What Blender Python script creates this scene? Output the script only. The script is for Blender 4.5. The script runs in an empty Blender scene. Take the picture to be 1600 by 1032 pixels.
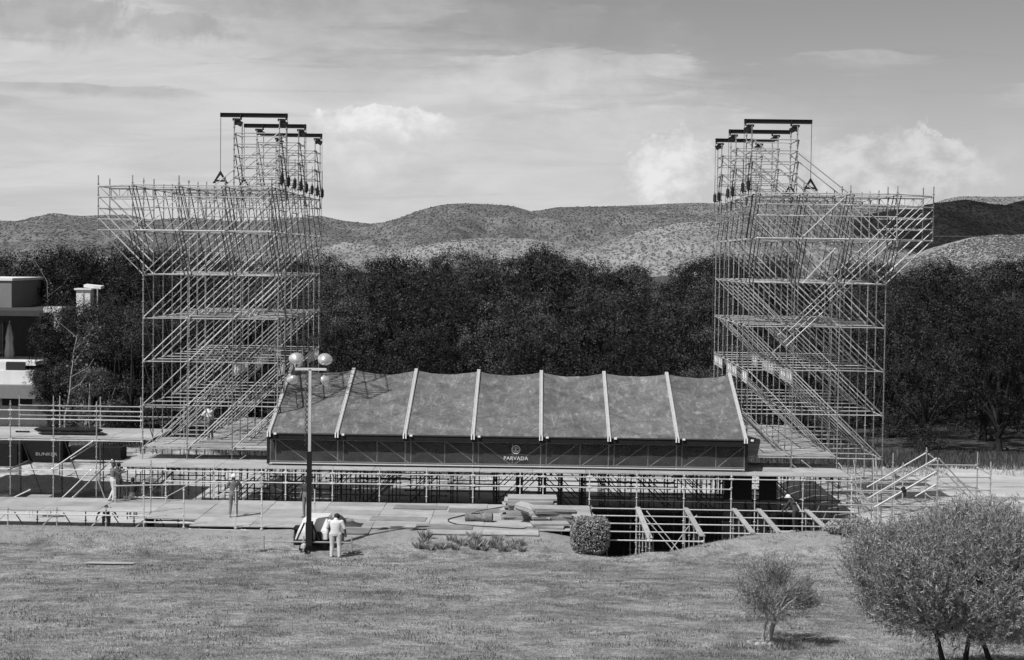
import bpy, bmesh, math, random
import numpy as np
from mathutils import Vector, Matrix, Quaternion
rad = math.radians
random.seed(7)
rng = np.random.default_rng(7)
S = bpy.context.scene
COL = S.collection

# ------------------------------------------------------------------ camera, sky, sun, exposure
CAM = Vector((0.0, 0.0, 9.45))
FPX = 2633.0                                   # focal length in pixels of a 1600 px wide frame
ROT = (Matrix.Rotation(rad(0.827), 3, 'Z') @ Matrix.Rotation(rad(90 - 2.436), 3, 'X') @ Matrix.Rotation(rad(0.75), 3, 'Z'))
cd = bpy.data.cameras.new('camera'); cam = bpy.data.objects.new('camera', cd); COL.objects.link(cam)
cam.location = CAM; cam.rotation_euler = ROT.to_euler()
cd.sensor_width = 36.0; cd.lens = FPX / 1600 * 36; cd.clip_start = 0.5; cd.clip_end = 12000
S.camera = cam
SUN_EL = rad(53); SUN_AZ = math.atan2(-0.68, -0.73)        # direction towards the sun (x, y)
sd = bpy.data.lights.new('sun', 'SUN'); sun = bpy.data.objects.new('sun', sd); COL.objects.link(sun)
to_sun = Vector((math.sin(SUN_AZ) * math.cos(SUN_EL), math.cos(SUN_AZ) * math.cos(SUN_EL), math.sin(SUN_EL)))
sun.rotation_euler = to_sun.to_track_quat('Z', 'Y').to_euler()
sd.energy = 4.3; sd.angle = rad(0.53); sd.color = (1, 1, 1)
S.view_settings.view_transform = 'Standard'; S.view_settings.look = 'None'
S.view_settings.exposure = 0.18; S.view_settings.gamma = 1.0; S.view_settings.use_curve_mapping = False
S.cycles.use_denoising = True
S.cycles.max_bounces = 4; S.cycles.diffuse_bounces = 3; S.cycles.use_adaptive_sampling = True; S.cycles.adaptive_threshold = 0.025; S.cycles.transparent_max_bounces = 12

def ray(px, py):
    return ROT @ Vector(((px - 800) / FPX, -(py - 516) / FPX, -1))
def at(px, py, D):
    r = ray(px, py); return CAM + r * (D / r.y)
def px_x(px, D): return at(px, 600, D).x

class NT:                                       # small node-tree helper
    def __init__(s, tree): s.t = tree; s.l = tree.links
    def n(s, typ, **kw):
        nd = s.t.nodes.new(typ)
        for k, v in kw.items(): setattr(nd, k, v)
        return nd
    def link(s, a, b): s.l.new(a, b)
    def val(s, sock, v):
        if isinstance(v, (int, float)): sock.default_value = v
        elif isinstance(v, tuple): sock.default_value = v
        else: s.l.new(v, sock)
    def m(s, op, a, b=0.0, c=0.0, clamp=False):
        nd = s.n('ShaderNodeMath', operation=op, use_clamp=clamp)
        s.val(nd.inputs[0], a); s.val(nd.inputs[1], b); s.val(nd.inputs[2], c)
        return nd.outputs[0]
    def mr(s, v, a, b, c=0.0, d=1.0, smooth=True):
        nd = s.n('ShaderNodeMapRange'); nd.interpolation_type = 'SMOOTHSTEP' if smooth else 'LINEAR'
        s.val(nd.inputs[0], v)
        for i, q in enumerate((a, b, c, d)): s.val(nd.inputs[1 + i], q)
        return nd.outputs[0]
    def mix(s, f, a, b):                        # scalar mix
        nd = s.n('ShaderNodeMix'); nd.data_type = 'FLOAT'
        s.val(nd.inputs[0], f); s.val(nd.inputs[2], a); s.val(nd.inputs[3], b)
        return nd.outputs[0]
    def noise(s, vec, scale, detail=4, rough=0.55, dist=0.0, out=0):
        nd = s.n('ShaderNodeTexNoise')
        if vec is not None: s.l.new(vec, nd.inputs['Vector'])
        nd.inputs['Scale'].default_value = scale; nd.inputs['Detail'].default_value = detail
        nd.inputs['Roughness'].default_value = rough; nd.inputs['Distortion'].default_value = dist
        return nd.outputs[out]
    def vor(s, vec, scale, feat='F1', out='Distance'):
        nd = s.n('ShaderNodeTexVoronoi', feature=feat)
        s.l.new(vec, nd.inputs['Vector']); nd.inputs['Scale'].default_value = scale
        return nd.outputs[out]
    def mapping(s, vec, scale=(1, 1, 1), rot=(0, 0, 0), loc=(0, 0, 0)):
        nd = s.n('ShaderNodeMapping'); s.l.new(vec, nd.inputs[0])
        nd.inputs['Scale'].default_value = scale; nd.inputs['Rotation'].default_value = rot; nd.inputs['Location'].default_value = loc
        return nd.outputs[0]
    def grey(s, v):
        nd = s.n('ShaderNodeCombineColor')
        for i in range(3): s.val(nd.inputs[i], v)
        return nd.outputs[0]

W = bpy.data.worlds.new('World'); S.world = W; W.use_nodes = True
def build_sky():
    t = NT(W.node_tree); W.node_tree.nodes.clear()
    sky = t.n('ShaderNodeTexSky'); sky.sky_type = 'NISHITA'; sky.sun_disc = False
    sky.sun_elevation = SUN_EL; sky.sun_rotation = SUN_AZ; sky.altitude = 300; sky.dust_density = 1.2
    bw = t.n('ShaderNodeRGBToBW'); t.link(sky.outputs[0], bw.inputs[0])
    tc = t.n('ShaderNodeTexCoord'); sep = t.n('ShaderNodeSeparateXYZ'); t.link(tc.outputs['Generated'], sep.inputs[0])
    x, y, z = sep.outputs
    az = t.m('ARCTAN2', x, y); el = t.m('ARCSINE', z)
    el = t.m('ABSOLUTE', el)
    comb = t.n('ShaderNodeCombineXYZ'); t.link(az, comb.inputs[0]); t.link(el, comb.inputs[1]); ang = comb.outputs[0]
    # high cloud layer, seen in perspective
    zz = t.m('ADD', t.m('ABSOLUTE', z), 0.11)
    c2 = t.n('ShaderNodeCombineXYZ'); t.link(t.m('DIVIDE', x, zz), c2.inputs[0]); t.link(t.m('DIVIDE', y, zz), c2.inputs[1])
    lay = t.noise(t.mapping(c2.outputs[0], (0.9, 1.6, 1), (0, 0, 0.25), (3.1, 0.7, 0)), 1.0, 7, 0.58, 0.5)
    lay2 = t.noise(t.mapping(c2.outputs[0], (1.2, 2.6, 1), (0, 0, -0.1), (8.1, 2.7, 0)), 1.6, 8, 0.62, 0.8)
    fib = t.noise(t.mapping(ang, (9, 42, 1), (0, 0, 0.06)), 1.0, 6, 0.6, 0.6)
    warp = t.m('MULTIPLY', t.m('SUBTRACT', t.noise(t.mapping(ang, (10, 22, 1)), 1.0, 6, 0.6), 0.5), 0.17)
    # veil of thin cloud: thick to the left, thinning to clear sky up on the right
    d = t.m('ADD', t.m('ADD', t.m('MULTIPLY', az, 0.30), t.m('MULTIPLY', el, 1.0)), warp)
    veil = t.mr(d, 0.165, 0.045)
    veil = t.m('MULTIPLY', veil, t.mr(lay, 0.12, 0.56, 0.60, 1.0))
    base = t.m('MULTIPLY', bw.outputs[0], t.mix(t.mr(el, 0.0, 0.17), 0.086, 0.064))
    col = t.mix(veil, base, t.mix(t.mr(fib, 0.30, 0.70), 0.50, 0.60))
    # grey undersides: streaks in the veil
    dark = t.mr(lay2, 0.52, 0.72)
    dark = t.m('MULTIPLY', dark, t.mr(el, 0.05, 0.15, 0.25, 1.0))
    col = t.mix(t.m('MULTIPLY', dark, 0.55), col, 0.30)
    # cumulus heads low over the hills
    nst = t.noise(t.mapping(ang, (20, 110, 1), (0, 0, 0.03)), 1.0, 6, 0.62, 0.4)      # streaky clouds
    nsh = t.noise(t.mapping(ang, (1, 1.3, 1), (0, 0, 0), (4, 1, 0)), 34, 6, 0.62, 0.2)
    npf = t.noise(t.mapping(ang, (1, 1.1, 1), (0, 0, 0), (1.9, 3.3, 0)), 46, 7, 0.62, 0.3)   # puffs
    tone = t.mr(nsh, 0.34, 0.64)
    def patch(c_az, c_el, rx, ry, nz, wob, amt, hi, lo, crisp=0.22):
        ex = t.m('DIVIDE', t.m('SUBTRACT', az, c_az), rx); ey = t.m('DIVIDE', t.m('SUBTRACT', el, c_el), ry)
        ey = t.m('MULTIPLY', ey, t.mix(t.m('GREATER_THAN', ey, 0.0), 0.62, 1.0))
        dd = t.m('SQRT', t.m('ADD', t.m('MULTIPLY', ex, ex), t.m('MULTIPLY', ey, ey)))
        dd = t.m('ADD', dd, t.m('MULTIPLY', t.m('SUBTRACT', nz, 0.5), wob))
        soft = t.mix(t.mr(ey, -0.6, 0.5), 0.70, crisp)
        mask = t.mr(dd, t.m('ADD', 0.8, soft), t.m('SUBTRACT', 0.8, t.m('MULTIPLY', soft, 0.6)))
        return t.m('MULTIPLY', mask, amt), t.mix(tone, lo, hi)
    for a in ((0.079, 0.050, 0.030, 0.034, npf, 1.5, 0.92, 0.74, 0.50, 0.09), (0.205, 0.056, 0.060, 0.028, npf, 1.4, 0.85, 0.64, 0.44, 0.10),
              (-0.094, 0.083, 0.034, 0.0075, npf, 2.4, 0.85, 0.80, 0.58, 0.10), (-0.113, 0.060, 0.030, 0.009, npf, 1.8, 0.60, 0.68, 0.55, 0.2),
              (0.012, 0.112, 0.085, 0.014, nst, 2.6, 0.50, 0.66, 0.52), (0.190, 0.118, 0.034, 0.0045, nst, 2.4, 0.5, 0.50, 0.42),
              (0.300, 0.097, 0.050, 0.005, nst, 2.4, 0.5, 0.50, 0.42), (0.062, 0.082, 0.070, 0.010, nst, 2.4, 0.4, 0.62, 0.50),
              (-0.292, 0.136, 0.080, 0.011, npf, 2.2, 0.80, 0.40, 0.33), (-0.207, 0.133, 0.036, 0.006, npf, 2.6, 0.8, 0.42, 0.35),
              (-0.262, 0.094, 0.055, 0.0028, nst, 2.4, 0.8, 0.44, 0.38), (-0.147, 0.152, 0.080, 0.010, nst, 2.2, 0.7, 0.42, 0.34),
              (-0.318, 0.086, 0.034, 0.003, nst, 2.2, 0.7, 0.46, 0.40), (-0.005, 0.139, 0.070, 0.010, nst, 2.6, 0.75, 0.32, 0.29)):
        mk, sh = patch(*a); col = t.mix(mk, col, sh)
    bg = t.n('ShaderNodeBackground'); t.link(t.grey(col), bg.inputs[0]); bg.inputs[1].default_value = 1.0
    W.cycles.sampling_method = 'MANUAL'; W.cycles.sample_map_resolution = 512
    out = t.n('ShaderNodeOutputWorld'); t.link(bg.outputs[0], out.inputs[0])
build_sky()

# ------------------------------------------------------------------ materials
MATS = {}
def mat(name, base, rough=0.6, metal=0.0, var=0.0, nscale=3.0, bump=0.0, bscale=30.0, bmap=None, rnd=0.0, spec=0.3, alpha=None, fn=None, trans=0.0):
    m = bpy.data.materials.new(name); m.use_nodes = True
    t = NT(m.node_tree); p = m.node_tree.nodes['Principled BSDF']
    tc = t.n('ShaderNodeTexCoord'); pos = tc.outputs['Object']
    geo = t.n('ShaderNodeNewGeometry'); wpos = geo.outputs['Position']
    c = base
    if var: c = t.m('MULTIPLY', base, t.mr(t.noise(wpos, nscale, 5, 0.6), 0.25, 0.75, 1 - var, 1 + var, False))
    if rnd:
        oi = t.n('ShaderNodeObjectInfo')
        c = t.m('MULTIPLY', c, t.mr(oi.outputs['Random'], 0, 1, 1 - rnd, 1 + rnd, False))
    if fn: c = fn(t, pos, wpos, c)
    t.link(t.grey(c), p.inputs['Base Color']) if not isinstance(c, float) else setattr(p.inputs['Base Color'], 'default_value', (c, c, c, 1))
    p.inputs['Roughness'].default_value = rough; p.inputs['Metallic'].default_value = metal
    p.inputs['Specular IOR Level'].default_value = spec
    if bump:
        b = t.n('ShaderNodeBump'); b.inputs['Strength'].default_value = 1.0; b.inputs['Distance'].default_value = bump
        t.link(t.noise(t.mapping(wpos, bmap) if bmap else wpos, bscale, 5, 0.65), b.inputs['Height']); t.link(b.outputs[0], p.inputs['Normal'])
    if alpha is not None or trans:
        out = m.node_tree.nodes['Material Output']; sh = p.outputs[0]
        if trans:
            tr = t.n('ShaderNodeBsdfTranslucent'); t.link(t.grey(c), tr.inputs[0])
            mx = t.n('ShaderNodeMixShader'); mx.inputs[0].default_value = trans
            t.link(sh, mx.inputs[1]); t.link(tr.outputs[0], mx.inputs[2]); sh = mx.outputs[0]
        if alpha is not None:
            tp = t.n('ShaderNodeBsdfTransparent'); mx = t.n('ShaderNodeMixShader')
            t.val(mx.inputs[0], alpha); t.link(tp.outputs[0], mx.inputs[1]); t.link(sh, mx.inputs[2]); sh = mx.outputs[0]
        t.link(sh, out.inputs[0])
    MATS[name] = m
    return m

def fn_lawn(t, pos, w, c):
    st = t.mapping(w, (0.95, 1.0, 1))
    big = t.noise(t.mapping(w, (0.30, 0.36, 1)), 1.0, 6, 0.68, 0.6)
    mid = t.noise(st, 1.5, 6, 0.65, 0.3)
    fine = t.noise(w, 22, 5, 0.75)
    v = t.mix(t.mr(big, 0.36, 0.60), 0.145, 0.265)
    v = t.m('MULTIPLY', v, t.mr(mid, 0.34, 0.66, 0.58, 1.34, False))
    v = t.m('MULTIPLY', v, t.mr(t.noise(w, 5.5, 5, 0.75), 0.34, 0.66, 0.66, 1.34, False))
    v = t.m('MULTIPLY', v, t.mr(fine, 0.34, 0.66, 0.42, 1.58, False))
    sx = t.n('ShaderNodeSeparateXYZ'); t.link(w, sx.inputs[0])
    edge = t.m('ADD', sx.outputs[1], t.m('MULTIPLY', t.m('SUBTRACT', mid, 0.5), 3.0))
    dry = t.mr(edge, 63.6, 65.4)                 # trampled dry soil along the edge by the decks
    dry = t.m('MULTIPLY', dry, t.mr(t.noise(st, 2.6, 6, 0.7, 0.4), 0.36, 0.56, 0.25, 1.0))
    return t.mix(t.m('MULTIPLY', dry, 0.9), v, t.m('MULTIPLY', 0.30, t.mr(fine, 0.3, 0.7, 0.65, 1.25, False)))
def fn_ground(t, pos, w, c):
    sx = t.n('ShaderNodeSeparateXYZ'); t.link(w, sx.inputs[0])
    n1 = t.noise(t.mapping(w, (0.25, 0.5, 1)), 1.0, 6, 0.65, 0.5); n2 = t.noise(w, 7, 5, 0.7)
    sand = t.m('MULTIPLY', t.mix(t.mr(n1, 0.35, 0.68), 0.38, 0.50), t.mr(n2, 0.3, 0.7, 0.86, 1.1, False))
    sand = t.m('MULTIPLY', sand, t.mr(t.noise(t.mapping(w, (0.15, 0.9, 1)), 1.0, 6, 0.7, 0.6), 0.56, 0.70, 1.0, 0.55))
    pit_shade = t.m('MULTIPLY', t.mr(sx.outputs[2], -3.28, -3.7), 1.0)  # low ground coloured near black to deepen the shade under the stage
    sand = t.mix(pit_shade, sand, 0.06)
    weeds = t.mr(t.m('ADD', t.m('ADD', sx.outputs[1], t.m('MULTIPLY', sx.outputs[0], -0.05)), t.m('MULTIPLY', t.m('SUBTRACT', n1, 0.5), 6.0)), 98.0, 100.2)
    dirt = t.m('MULTIPLY', t.mr(sx.outputs[0], -17.0, -19.5), t.mr(t.noise(w, 0.55, 6, 0.7), 0.42, 0.60))
    sand = t.mix(t.m('MULTIPLY', dirt, t.mr(sx.outputs[1], 78, 81)), sand, t.m('MULTIPLY', 0.16, t.mr(n2, 0.3, 0.7, 0.5, 1.5, False)))
    return t.mix(weeds, sand, t.m('MULTIPLY', 0.075, t.mr(n2, 0.3, 0.7, 0.5, 1.5, False)))
def fn_hill(lo, hi, bush, sc):
    def f(t, pos, w, c):
        warp = t.noise(w, 0.006, 4, 0.6)
        big = t.noise(t.mapping(w, (1, 0.6, 2.2)), 0.007, 6, 0.68, 0.6)
        v = t.mix(t.mr(big, 0.36, 0.66), lo, hi)
        v = t.m('MULTIPLY', v, t.mr(t.noise(w, 0.07, 5, 0.75), 0.3, 0.7, 0.72, 1.28, False))
        d = t.vor(t.mapping(w, (1, 0.16, 0.5)), sc, 'F1'); d2 = t.vor(t.mapping(w, (1, 0.16, 0.5)), sc * 1.9, 'F1')
        dens = t.noise(w, 0.02, 4, 0.6)
        k = t.mr(d, t.mix(t.mr(dens, 0.3, 0.7), 0.14, 0.34), t.mix(t.mr(dens, 0.3, 0.7), 0.34, 0.54), 1.0, 0.0)
        k2 = t.mr(d2, 0.28, 0.46, 0.8, 0.0)
        return t.mix(t.m('MAXIMUM', k, k2), v, bush)
    return f
def fn_canopy(t, pos, w, c):
    n1 = t.noise(t.mapping(w, (1, 1, 1)), 0.9, 6, 0.68, 0.6)
    st = t.noise(t.mapping(w, (1.6, 0.35, 1.2)), 2.2, 6, 0.7, 0.8)
    sp = t.noise(w, 9, 4, 0.7)
    v = t.m('MULTIPLY', c, t.mr(n1, 0.32, 0.68, 0.62, 1.42, False))
    v = t.m('MULTIPLY', v, t.mr(st, 0.48, 0.70, 0.85, 1.5))
    blot = t.noise(w, 3.4, 5, 0.72, 0.9)
    v = t.m('MULTIPLY', v, t.mr(blot, 0.56, 0.72, 1.0, 1.5))
    v = t.m('MULTIPLY', v, t.mr(blot, 0.28, 0.42, 0.66, 1.0))
    return t.m('MULTIPLY', v, t.mr(sp, 0.3, 0.7, 0.76, 1.24, False))
def fn_ply(t, pos, w, c):
    g = t.noise(t.mapping(pos, (1.2, 14, 8)), 2.0, 5, 0.6, 0.4)
    s = t.noise(w, 0.8, 6, 0.7, 0.8)
    f = t.noise(w, 30, 3, 0.7)
    v = t.m('MULTIPLY', c, t.mr(g, 0.3, 0.7, 0.90, 1.10, False))
    v = t.m('MULTIPLY', v, t.mr(s, 0.30, 0.62, 0.74, 1.08, False))
    return t.m('MULTIPLY', v, t.mr(f, 0.3, 0.7, 0.93, 1.07, False))
def fn_leaf(lo, hi, pw=1.0, tv=0.0):
    def f(t, pos, w, c):
        oi = t.n('ShaderNodeObjectInfo')
        geo = t.n('ShaderNodeNewGeometry')
        r = t.m('POWER', geo.outputs['Random Per Island'], pw)
        r = t.m('ADD', t.m('MULTIPLY', r, 0.75), t.m('MULTIPLY', oi.outputs['Random'], 0.25))
        v = t.mix(r, lo, hi)
        return t.m('MULTIPLY', v, t.mr(oi.outputs['Random'], 0, 1, 1 - tv, 1 + tv, False)) if tv else v
    return f
def fn_bark(t, pos, w, c):
    return t.m('MULTIPLY', c, t.mr(t.noise(t.mapping(pos, (1, 1, 0.25)), 14, 5, 0.7, 0.6), 0.3, 0.7, 0.5, 1.5, False))
def fn_wall(t, pos, w, c):
    return t.m('MULTIPLY', c, t.mr(t.noise(t.mapping(w, (1, 1, 0.3)), 0.9, 6, 0.7, 0.4), 0.3, 0.7, 0.85, 1.1, False))

mat('lawn', 0.15, 0.95, fn=fn_lawn, bump=0.03, bscale=26, spec=0.05)
mat('grass_blade', 0.16, 0.8, fn=fn_leaf(0.05, 0.46), spec=0.1)
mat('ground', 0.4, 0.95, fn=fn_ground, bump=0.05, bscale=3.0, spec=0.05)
mat('hill_main', 0.2, 0.95, fn=fn_hill(0.13, 0.20, 0.07, 0.22), bump=2.0, bscale=0.09, spec=0.0)
mat('hill_pale', 0.3, 0.95, fn=fn_hill(0.19, 0.29, 0.11, 0.24), bump=1.5, bscale=0.09, spec=0.0)
mat('canopy', 0.140, 0.60, fn=fn_canopy, rnd=0.14, bump=0.045, bscale=1.6, bmap=(0.55, 2.4, 2.4), spec=0.25)
mat('canopy_seam', 0.42, 0.5, var=0.1)
mat('black_fabric', 0.012, 0.75, var=0.3, nscale=4, spec=0.2, bump=0.02, bscale=5)
mat('scrim', 0.085, 0.8, var=0.3, nscale=1.5, spec=0.1, alpha=0.55)
mat('print_white', 0.75, 0.7, spec=0.1)
mat('steel', 0.40, 0.45, metal=0.3, var=0.22, nscale=2.5, rnd=0.16)
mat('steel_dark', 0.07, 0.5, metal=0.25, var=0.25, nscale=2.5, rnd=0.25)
mat('steel_bright', 0.60, 0.38, metal=0.25, var=0.15, nscale=2.5, rnd=0.1)
mat('steel_post', 0.26, 0.45, metal=0.3, var=0.25, nscale=2.5, rnd=0.3)
mat('truss', 0.62, 0.4, metal=0.3, rnd=0.1)
mat('black_steel', 0.012, 0.5, spec=0.3, rnd=0.3)
mat('ply', 0.36, 0.75, fn=fn_ply, rnd=0.14, spec=0.15, bump=0.004, bscale=20)
mat('ply_grey', 0.24, 0.75, fn=fn_ply, rnd=0.18, spec=0.15, bump=0.004, bscale=20)
mat('plank', 0.34, 0.8, fn=fn_ply, rnd=0.22, spec=0.1)
mat('ply_edge', 0.30, 0.8, fn=fn_ply, rnd=0.25, spec=0.1)
mat('white_wall', 0.66, 0.85, fn=fn_wall, spec=0.1)
mat('grey_wall', 0.20, 0.85, fn=fn_wall, spec=0.1)
mat('dark_wall', 0.06, 0.85, fn=fn_wall, spec=0.1)
mat('glass', 0.03, 0.06, spec=0.6)
mat('cloth', 0.30, 0.9, var=0.15)
mat('tree_leaf', 0.05, 0.5, fn=fn_leaf(0.003, 0.074, 2.2, 0.5), spec=0.12)
mat('tree_leaf_light', 0.07, 0.45, fn=fn_leaf(0.03, 0.12), spec=0.3, trans=0.12)
mat('bark_dark', 0.03, 0.9, fn=fn_bark, spec=0.1)
mat('bark_pale', 0.30, 0.9, fn=fn_bark, spec=0.1)
mat('olive_leaf', 0.12, 0.45, fn=fn_leaf(0.06, 0.40, 1.2), spec=0.35, trans=0.08)
mat('hedge_leaf', 0.13, 0.6, fn=fn_leaf(0.05, 0.52), spec=0.2, trans=0.1)
mat('tuft_leaf', 0.15, 0.8, fn=fn_leaf(0.14, 0.44), spec=0.1, trans=0.1)
mat('scrub_leaf', 0.06, 0.9, fn=fn_leaf(0.06, 0.14), spec=0.0)
mat('tuft_dark', 0.07, 0.8, fn=fn_leaf(0.03, 0.14), spec=0.1)
mat('trailer_white', 0.68, 0.35, var=0.08, spec=0.4)
mat('rubber', 0.02, 0.8)
mat('lamp_metal', 0.72, 0.22, metal=0.65)
mat('skin', 0.10, 0.6); mat('skin_light', 0.20, 0.6)
mat('shirt_white', 0.62, 0.9, var=0.12, nscale=9); mat('trouser_pale', 0.52, 0.9, var=0.12, nscale=9)
mat('shirt_grey', 0.13, 0.9, var=0.15, nscale=9); mat('jeans', 0.15, 0.9, var=0.25, nscale=8)
mat('print_grey', 0.30, 0.7, spec=0.1); mat('paper', 0.36, 0.7); mat('print_logo', 0.65, 0.8, spec=0.05); mat('shirt_dark', 0.05, 0.9, var=0.2, nscale=9); mat('trouser_dark', 0.05, 0.9, var=0.2, nscale=9)
mat('hair', 0.015, 0.7); mat('boot', 0.30, 0.8, var=0.2); mat('hat_white', 0.7, 0.4); mat('cap_dark', 0.04, 0.7)
mat('cloud_white', 0.8, 0.95)
mat('cable', 0.03, 0.6); mat('wire', 0.12, 0.5)
mat('sack', 0.17, 0.85, var=0.5, nscale=9, bump=0.02, bscale=14)
mat('tarp', 0.045, 0.6, var=0.3, nscale=6, bump=0.03, bscale=7, spec=0.4)
mat('rock', 0.32, 0.9, var=0.3, nscale=6, bump=0.04, bscale=9)

# ------------------------------------------------------------------ mesh + object helpers
def mesh_np(name, v, f, mats, smooth=False, mi=None):
    me = bpy.data.meshes.new(name); v = np.asarray(v, dtype=np.float32); f = np.asarray(f, dtype=np.int32)
    n = f.shape[1]
    me.vertices.add(len(v)); me.vertices.foreach_set('co', v.ravel())
    me.loops.add(f.size); me.loops.foreach_set('vertex_index', f.ravel())
    me.polygons.add(len(f)); me.polygons.foreach_set('loop_start', np.arange(0, f.size, n, dtype=np.int32))
    if mi is not None: me.polygons.foreach_set('material_index', np.asarray(mi, dtype=np.int32))
    if smooth: me.polygons.foreach_set('use_smooth', np.ones(len(f), dtype=bool))
    for q in (mats if isinstance(mats, (list, tuple)) else [mats]): me.materials.append(MATS[q])
    me.update(calc_edges=True); me.validate()
    return me
def mesh_bm(name, bm, m, smooth=False):
    me = bpy.data.meshes.new(name); bmesh.ops.recalc_face_normals(bm, faces=bm.faces[:]); bm.to_mesh(me); bm.free()
    for q in (m if isinstance(m, (list, tuple)) else [m]): me.materials.append(MATS[q])
    if smooth: me.polygons.foreach_set('use_smooth', np.ones(len(me.polygons), dtype=bool))
    return me
def put(name, me, parent=None, loc=(0, 0, 0), rot=None, scale=None):
    """link a mesh; loc is in world coordinates, parents are unrotated empties"""
    o = bpy.data.objects.new(name, me); COL.objects.link(o)
    loc = Vector(loc)
    if parent is not None:
        o.parent = parent; p = parent
        while p is not None: loc = loc - p.location; p = p.parent
    o.location = loc
    if rot is not None:
        if isinstance(rot, Quaternion): o.rotation_mode = 'QUATERNION'; o.rotation_quaternion = rot
        else: o.rotation_euler = rot
    if scale is not None: o.scale = scale
    return o
def tag(o, label, cat, group=None, kind=None):
    o['label'] = label
    if cat: o['category'] = cat
    if group: o['group'] = group
    if kind: o['kind'] = kind
    return o
def structure(o): o['kind'] = 'structure'; return o
def thing(name, label, cat, loc, group=None):
    o = bpy.data.objects.new(name, None); COL.objects.link(o); o.location = loc; o.empty_display_size = 0.3
    return tag(o, label, cat, group)
def lathe_arrays(prof, n=8, sx=1.0, sy=1.0):
    v = []; f = []
    for z, r in prof:
        for i in range(n):
            a = 2 * math.pi * i / n; v.append((math.cos(a) * r * sx, math.sin(a) * r * sy, z))
    for k in range(len(prof) - 1):
        for i in range(n):
            j = (i + 1) % n; f.append((k * n + i, k * n + j, (k + 1) * n + j, (k + 1) * n + i))
    return v, f
def lathe_bm(prof, n=8, caps=True, sx=1, sy=1):
    bm = bmesh.new(); v, f = lathe_arrays(prof, n, sx, sy)
    vs = [bm.verts.new(p) for p in v]
    for q in f: bm.faces.new([vs[i] for i in q])
    if caps:
        bm.faces.new(vs[:n][::-1]); bm.faces.new(vs[-n:])
    return bm
CACHE = {}
def tube_mesh(kind, L, r, m):
    key = (kind, round(L, 2), r, m)
    if key in CACHE: return CACHE[key]
    L = round(L, 2)
    if kind == 'post':
        prof = [(0, r)]
        k = 0.25
        while k < L - 0.05:
            prof += [(k - .02, r), (k - .014, r * 2.3), (k + .014, r * 2.3), (k + .02, r)]; k += 0.5
        prof.append((L, r))
    elif kind == 'ledger':
        prof = [(0, r * .5), (0.02, r * 1.8), (0.09, r * 1.8), (0.11, r), (L - .11, r), (L - .09, r * 1.8), (L - .02, r * 1.8), (L, r * .5)]
    elif kind == 'brace':
        prof = [(0, r * .7), (0.05, r * 1.4), (0.1, r * .9), (L - .1, r * .9), (L - .05, r * 1.4), (L, r * .7)]
    else: prof = [(0, r), (L, r)]
    me = mesh_bm(kind, lathe_bm(prof, 7), m, smooth=False)
    CACHE[key] = me
    return me
def member(kind, p0, p1, parent, m='steel', r=0.026, name=None):
    p0 = Vector(p0); p1 = Vector(p1); d = p1 - p0
    return put(name or kind, tube_mesh(kind, d.length, r, m), parent, p0, d.to_track_quat('Z', 'Y'))
def box_bm(bm, c, s, rot=None):
    r = bmesh.ops.create_cube(bm, size=1.0)
    M = Matrix.Translation(Vector(c)) @ (rot.to_matrix().to_4x4() if rot is not None else Matrix()) @ Matrix.Diagonal((s[0], s[1], s[2], 1))
    bmesh.ops.transform(bm, matrix=M, verts=r['verts'])
    return r['verts']
def box_mesh(sx, sy, sz, m, bevel=0.0, name='box'):
    key = ('box', round(sx, 3), round(sy, 3), round(sz, 3), m, bevel)
    if key in CACHE: return CACHE[key]
    bm = bmesh.new(); box_bm(bm, (0, 0, 0), (sx, sy, sz))
    if bevel: bmesh.ops.bevel(bm, geom=bm.edges[:], offset=bevel, segments=2, affect='EDGES')
    CACHE[key] = mesh_bm(name, bm, m); return CACHE[key]
def box(name, lo, hi, m, parent=None, bevel=0.0):
    lo = Vector(lo); hi = Vector(hi); s = hi - lo
    return put(name, box_mesh(s.x, s.y, s.z, m, bevel, name), parent, (lo + hi) / 2)
def path_tube(name, pts, r, m, parent=None, n=6):
    cu = bpy.data.curves.new(name, 'CURVE'); cu.dimensions = '3D'; sp = cu.splines.new('POLY'); sp.points.add(len(pts) - 1)
    base = Vector(pts[0])
    for i, p in enumerate(pts): sp.points[i].co = (*(Vector(p) - base), 1)
    cu.bevel_depth = r; cu.bevel_resolution = 1
    o = bpy.data.objects.new(name, cu); COL.objects.link(o)
    me = bpy.data.meshes.new_from_object(o.evaluated_get(bpy.context.evaluated_depsgraph_get()))
    bpy.data.objects.remove(o); bpy.data.curves.remove(cu)
    me.materials.clear(); me.materials.append(MATS[m])
    return put(name, me, parent, base)
def smooth(pts, n=8):
    P = [Vector(p) for p in pts]; P = [P[0] * 2 - P[1]] + P + [P[-1] * 2 - P[-2]]; out = []
    for i in range(1, len(P) - 2):
        for k in range(n):
            t = k / n; a, b, c, d = P[i - 1], P[i], P[i + 1], P[i + 2]
            out.append(0.5 * ((2 * b) + (c - a) * t + (2 * a - 5 * b + 4 * c - d) * t * t + (3 * b - a - 3 * c + d) * t ** 3))
    out.append(P[-2]); return out
def vnoise(x, y, seed=0):
    """cheap smooth value noise for terrain, arrays in"""
    xi = np.floor(x).astype(np.int64); yi = np.floor(y).astype(np.int64); fx = x - xi; fy = y - yi
    fx = fx * fx * (3 - 2 * fx); fy = fy * fy * (3 - 2 * fy)
    def h(a, b):
        q = (a * 374761393 + b * 668265263 + seed * 974711) & 0x7fffffff
        q = ((q ^ (q >> 13)) * 1274126177) & 0x7fffffff
        return ((q ^ (q >> 16)) & 0xffff) / 65535.0
    return (h(xi, yi) * (1 - fx) + h(xi + 1, yi) * fx) * (1 - fy) + (h(xi, yi + 1) * (1 - fx) + h(xi + 1, yi + 1) * fx) * fy
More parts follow.
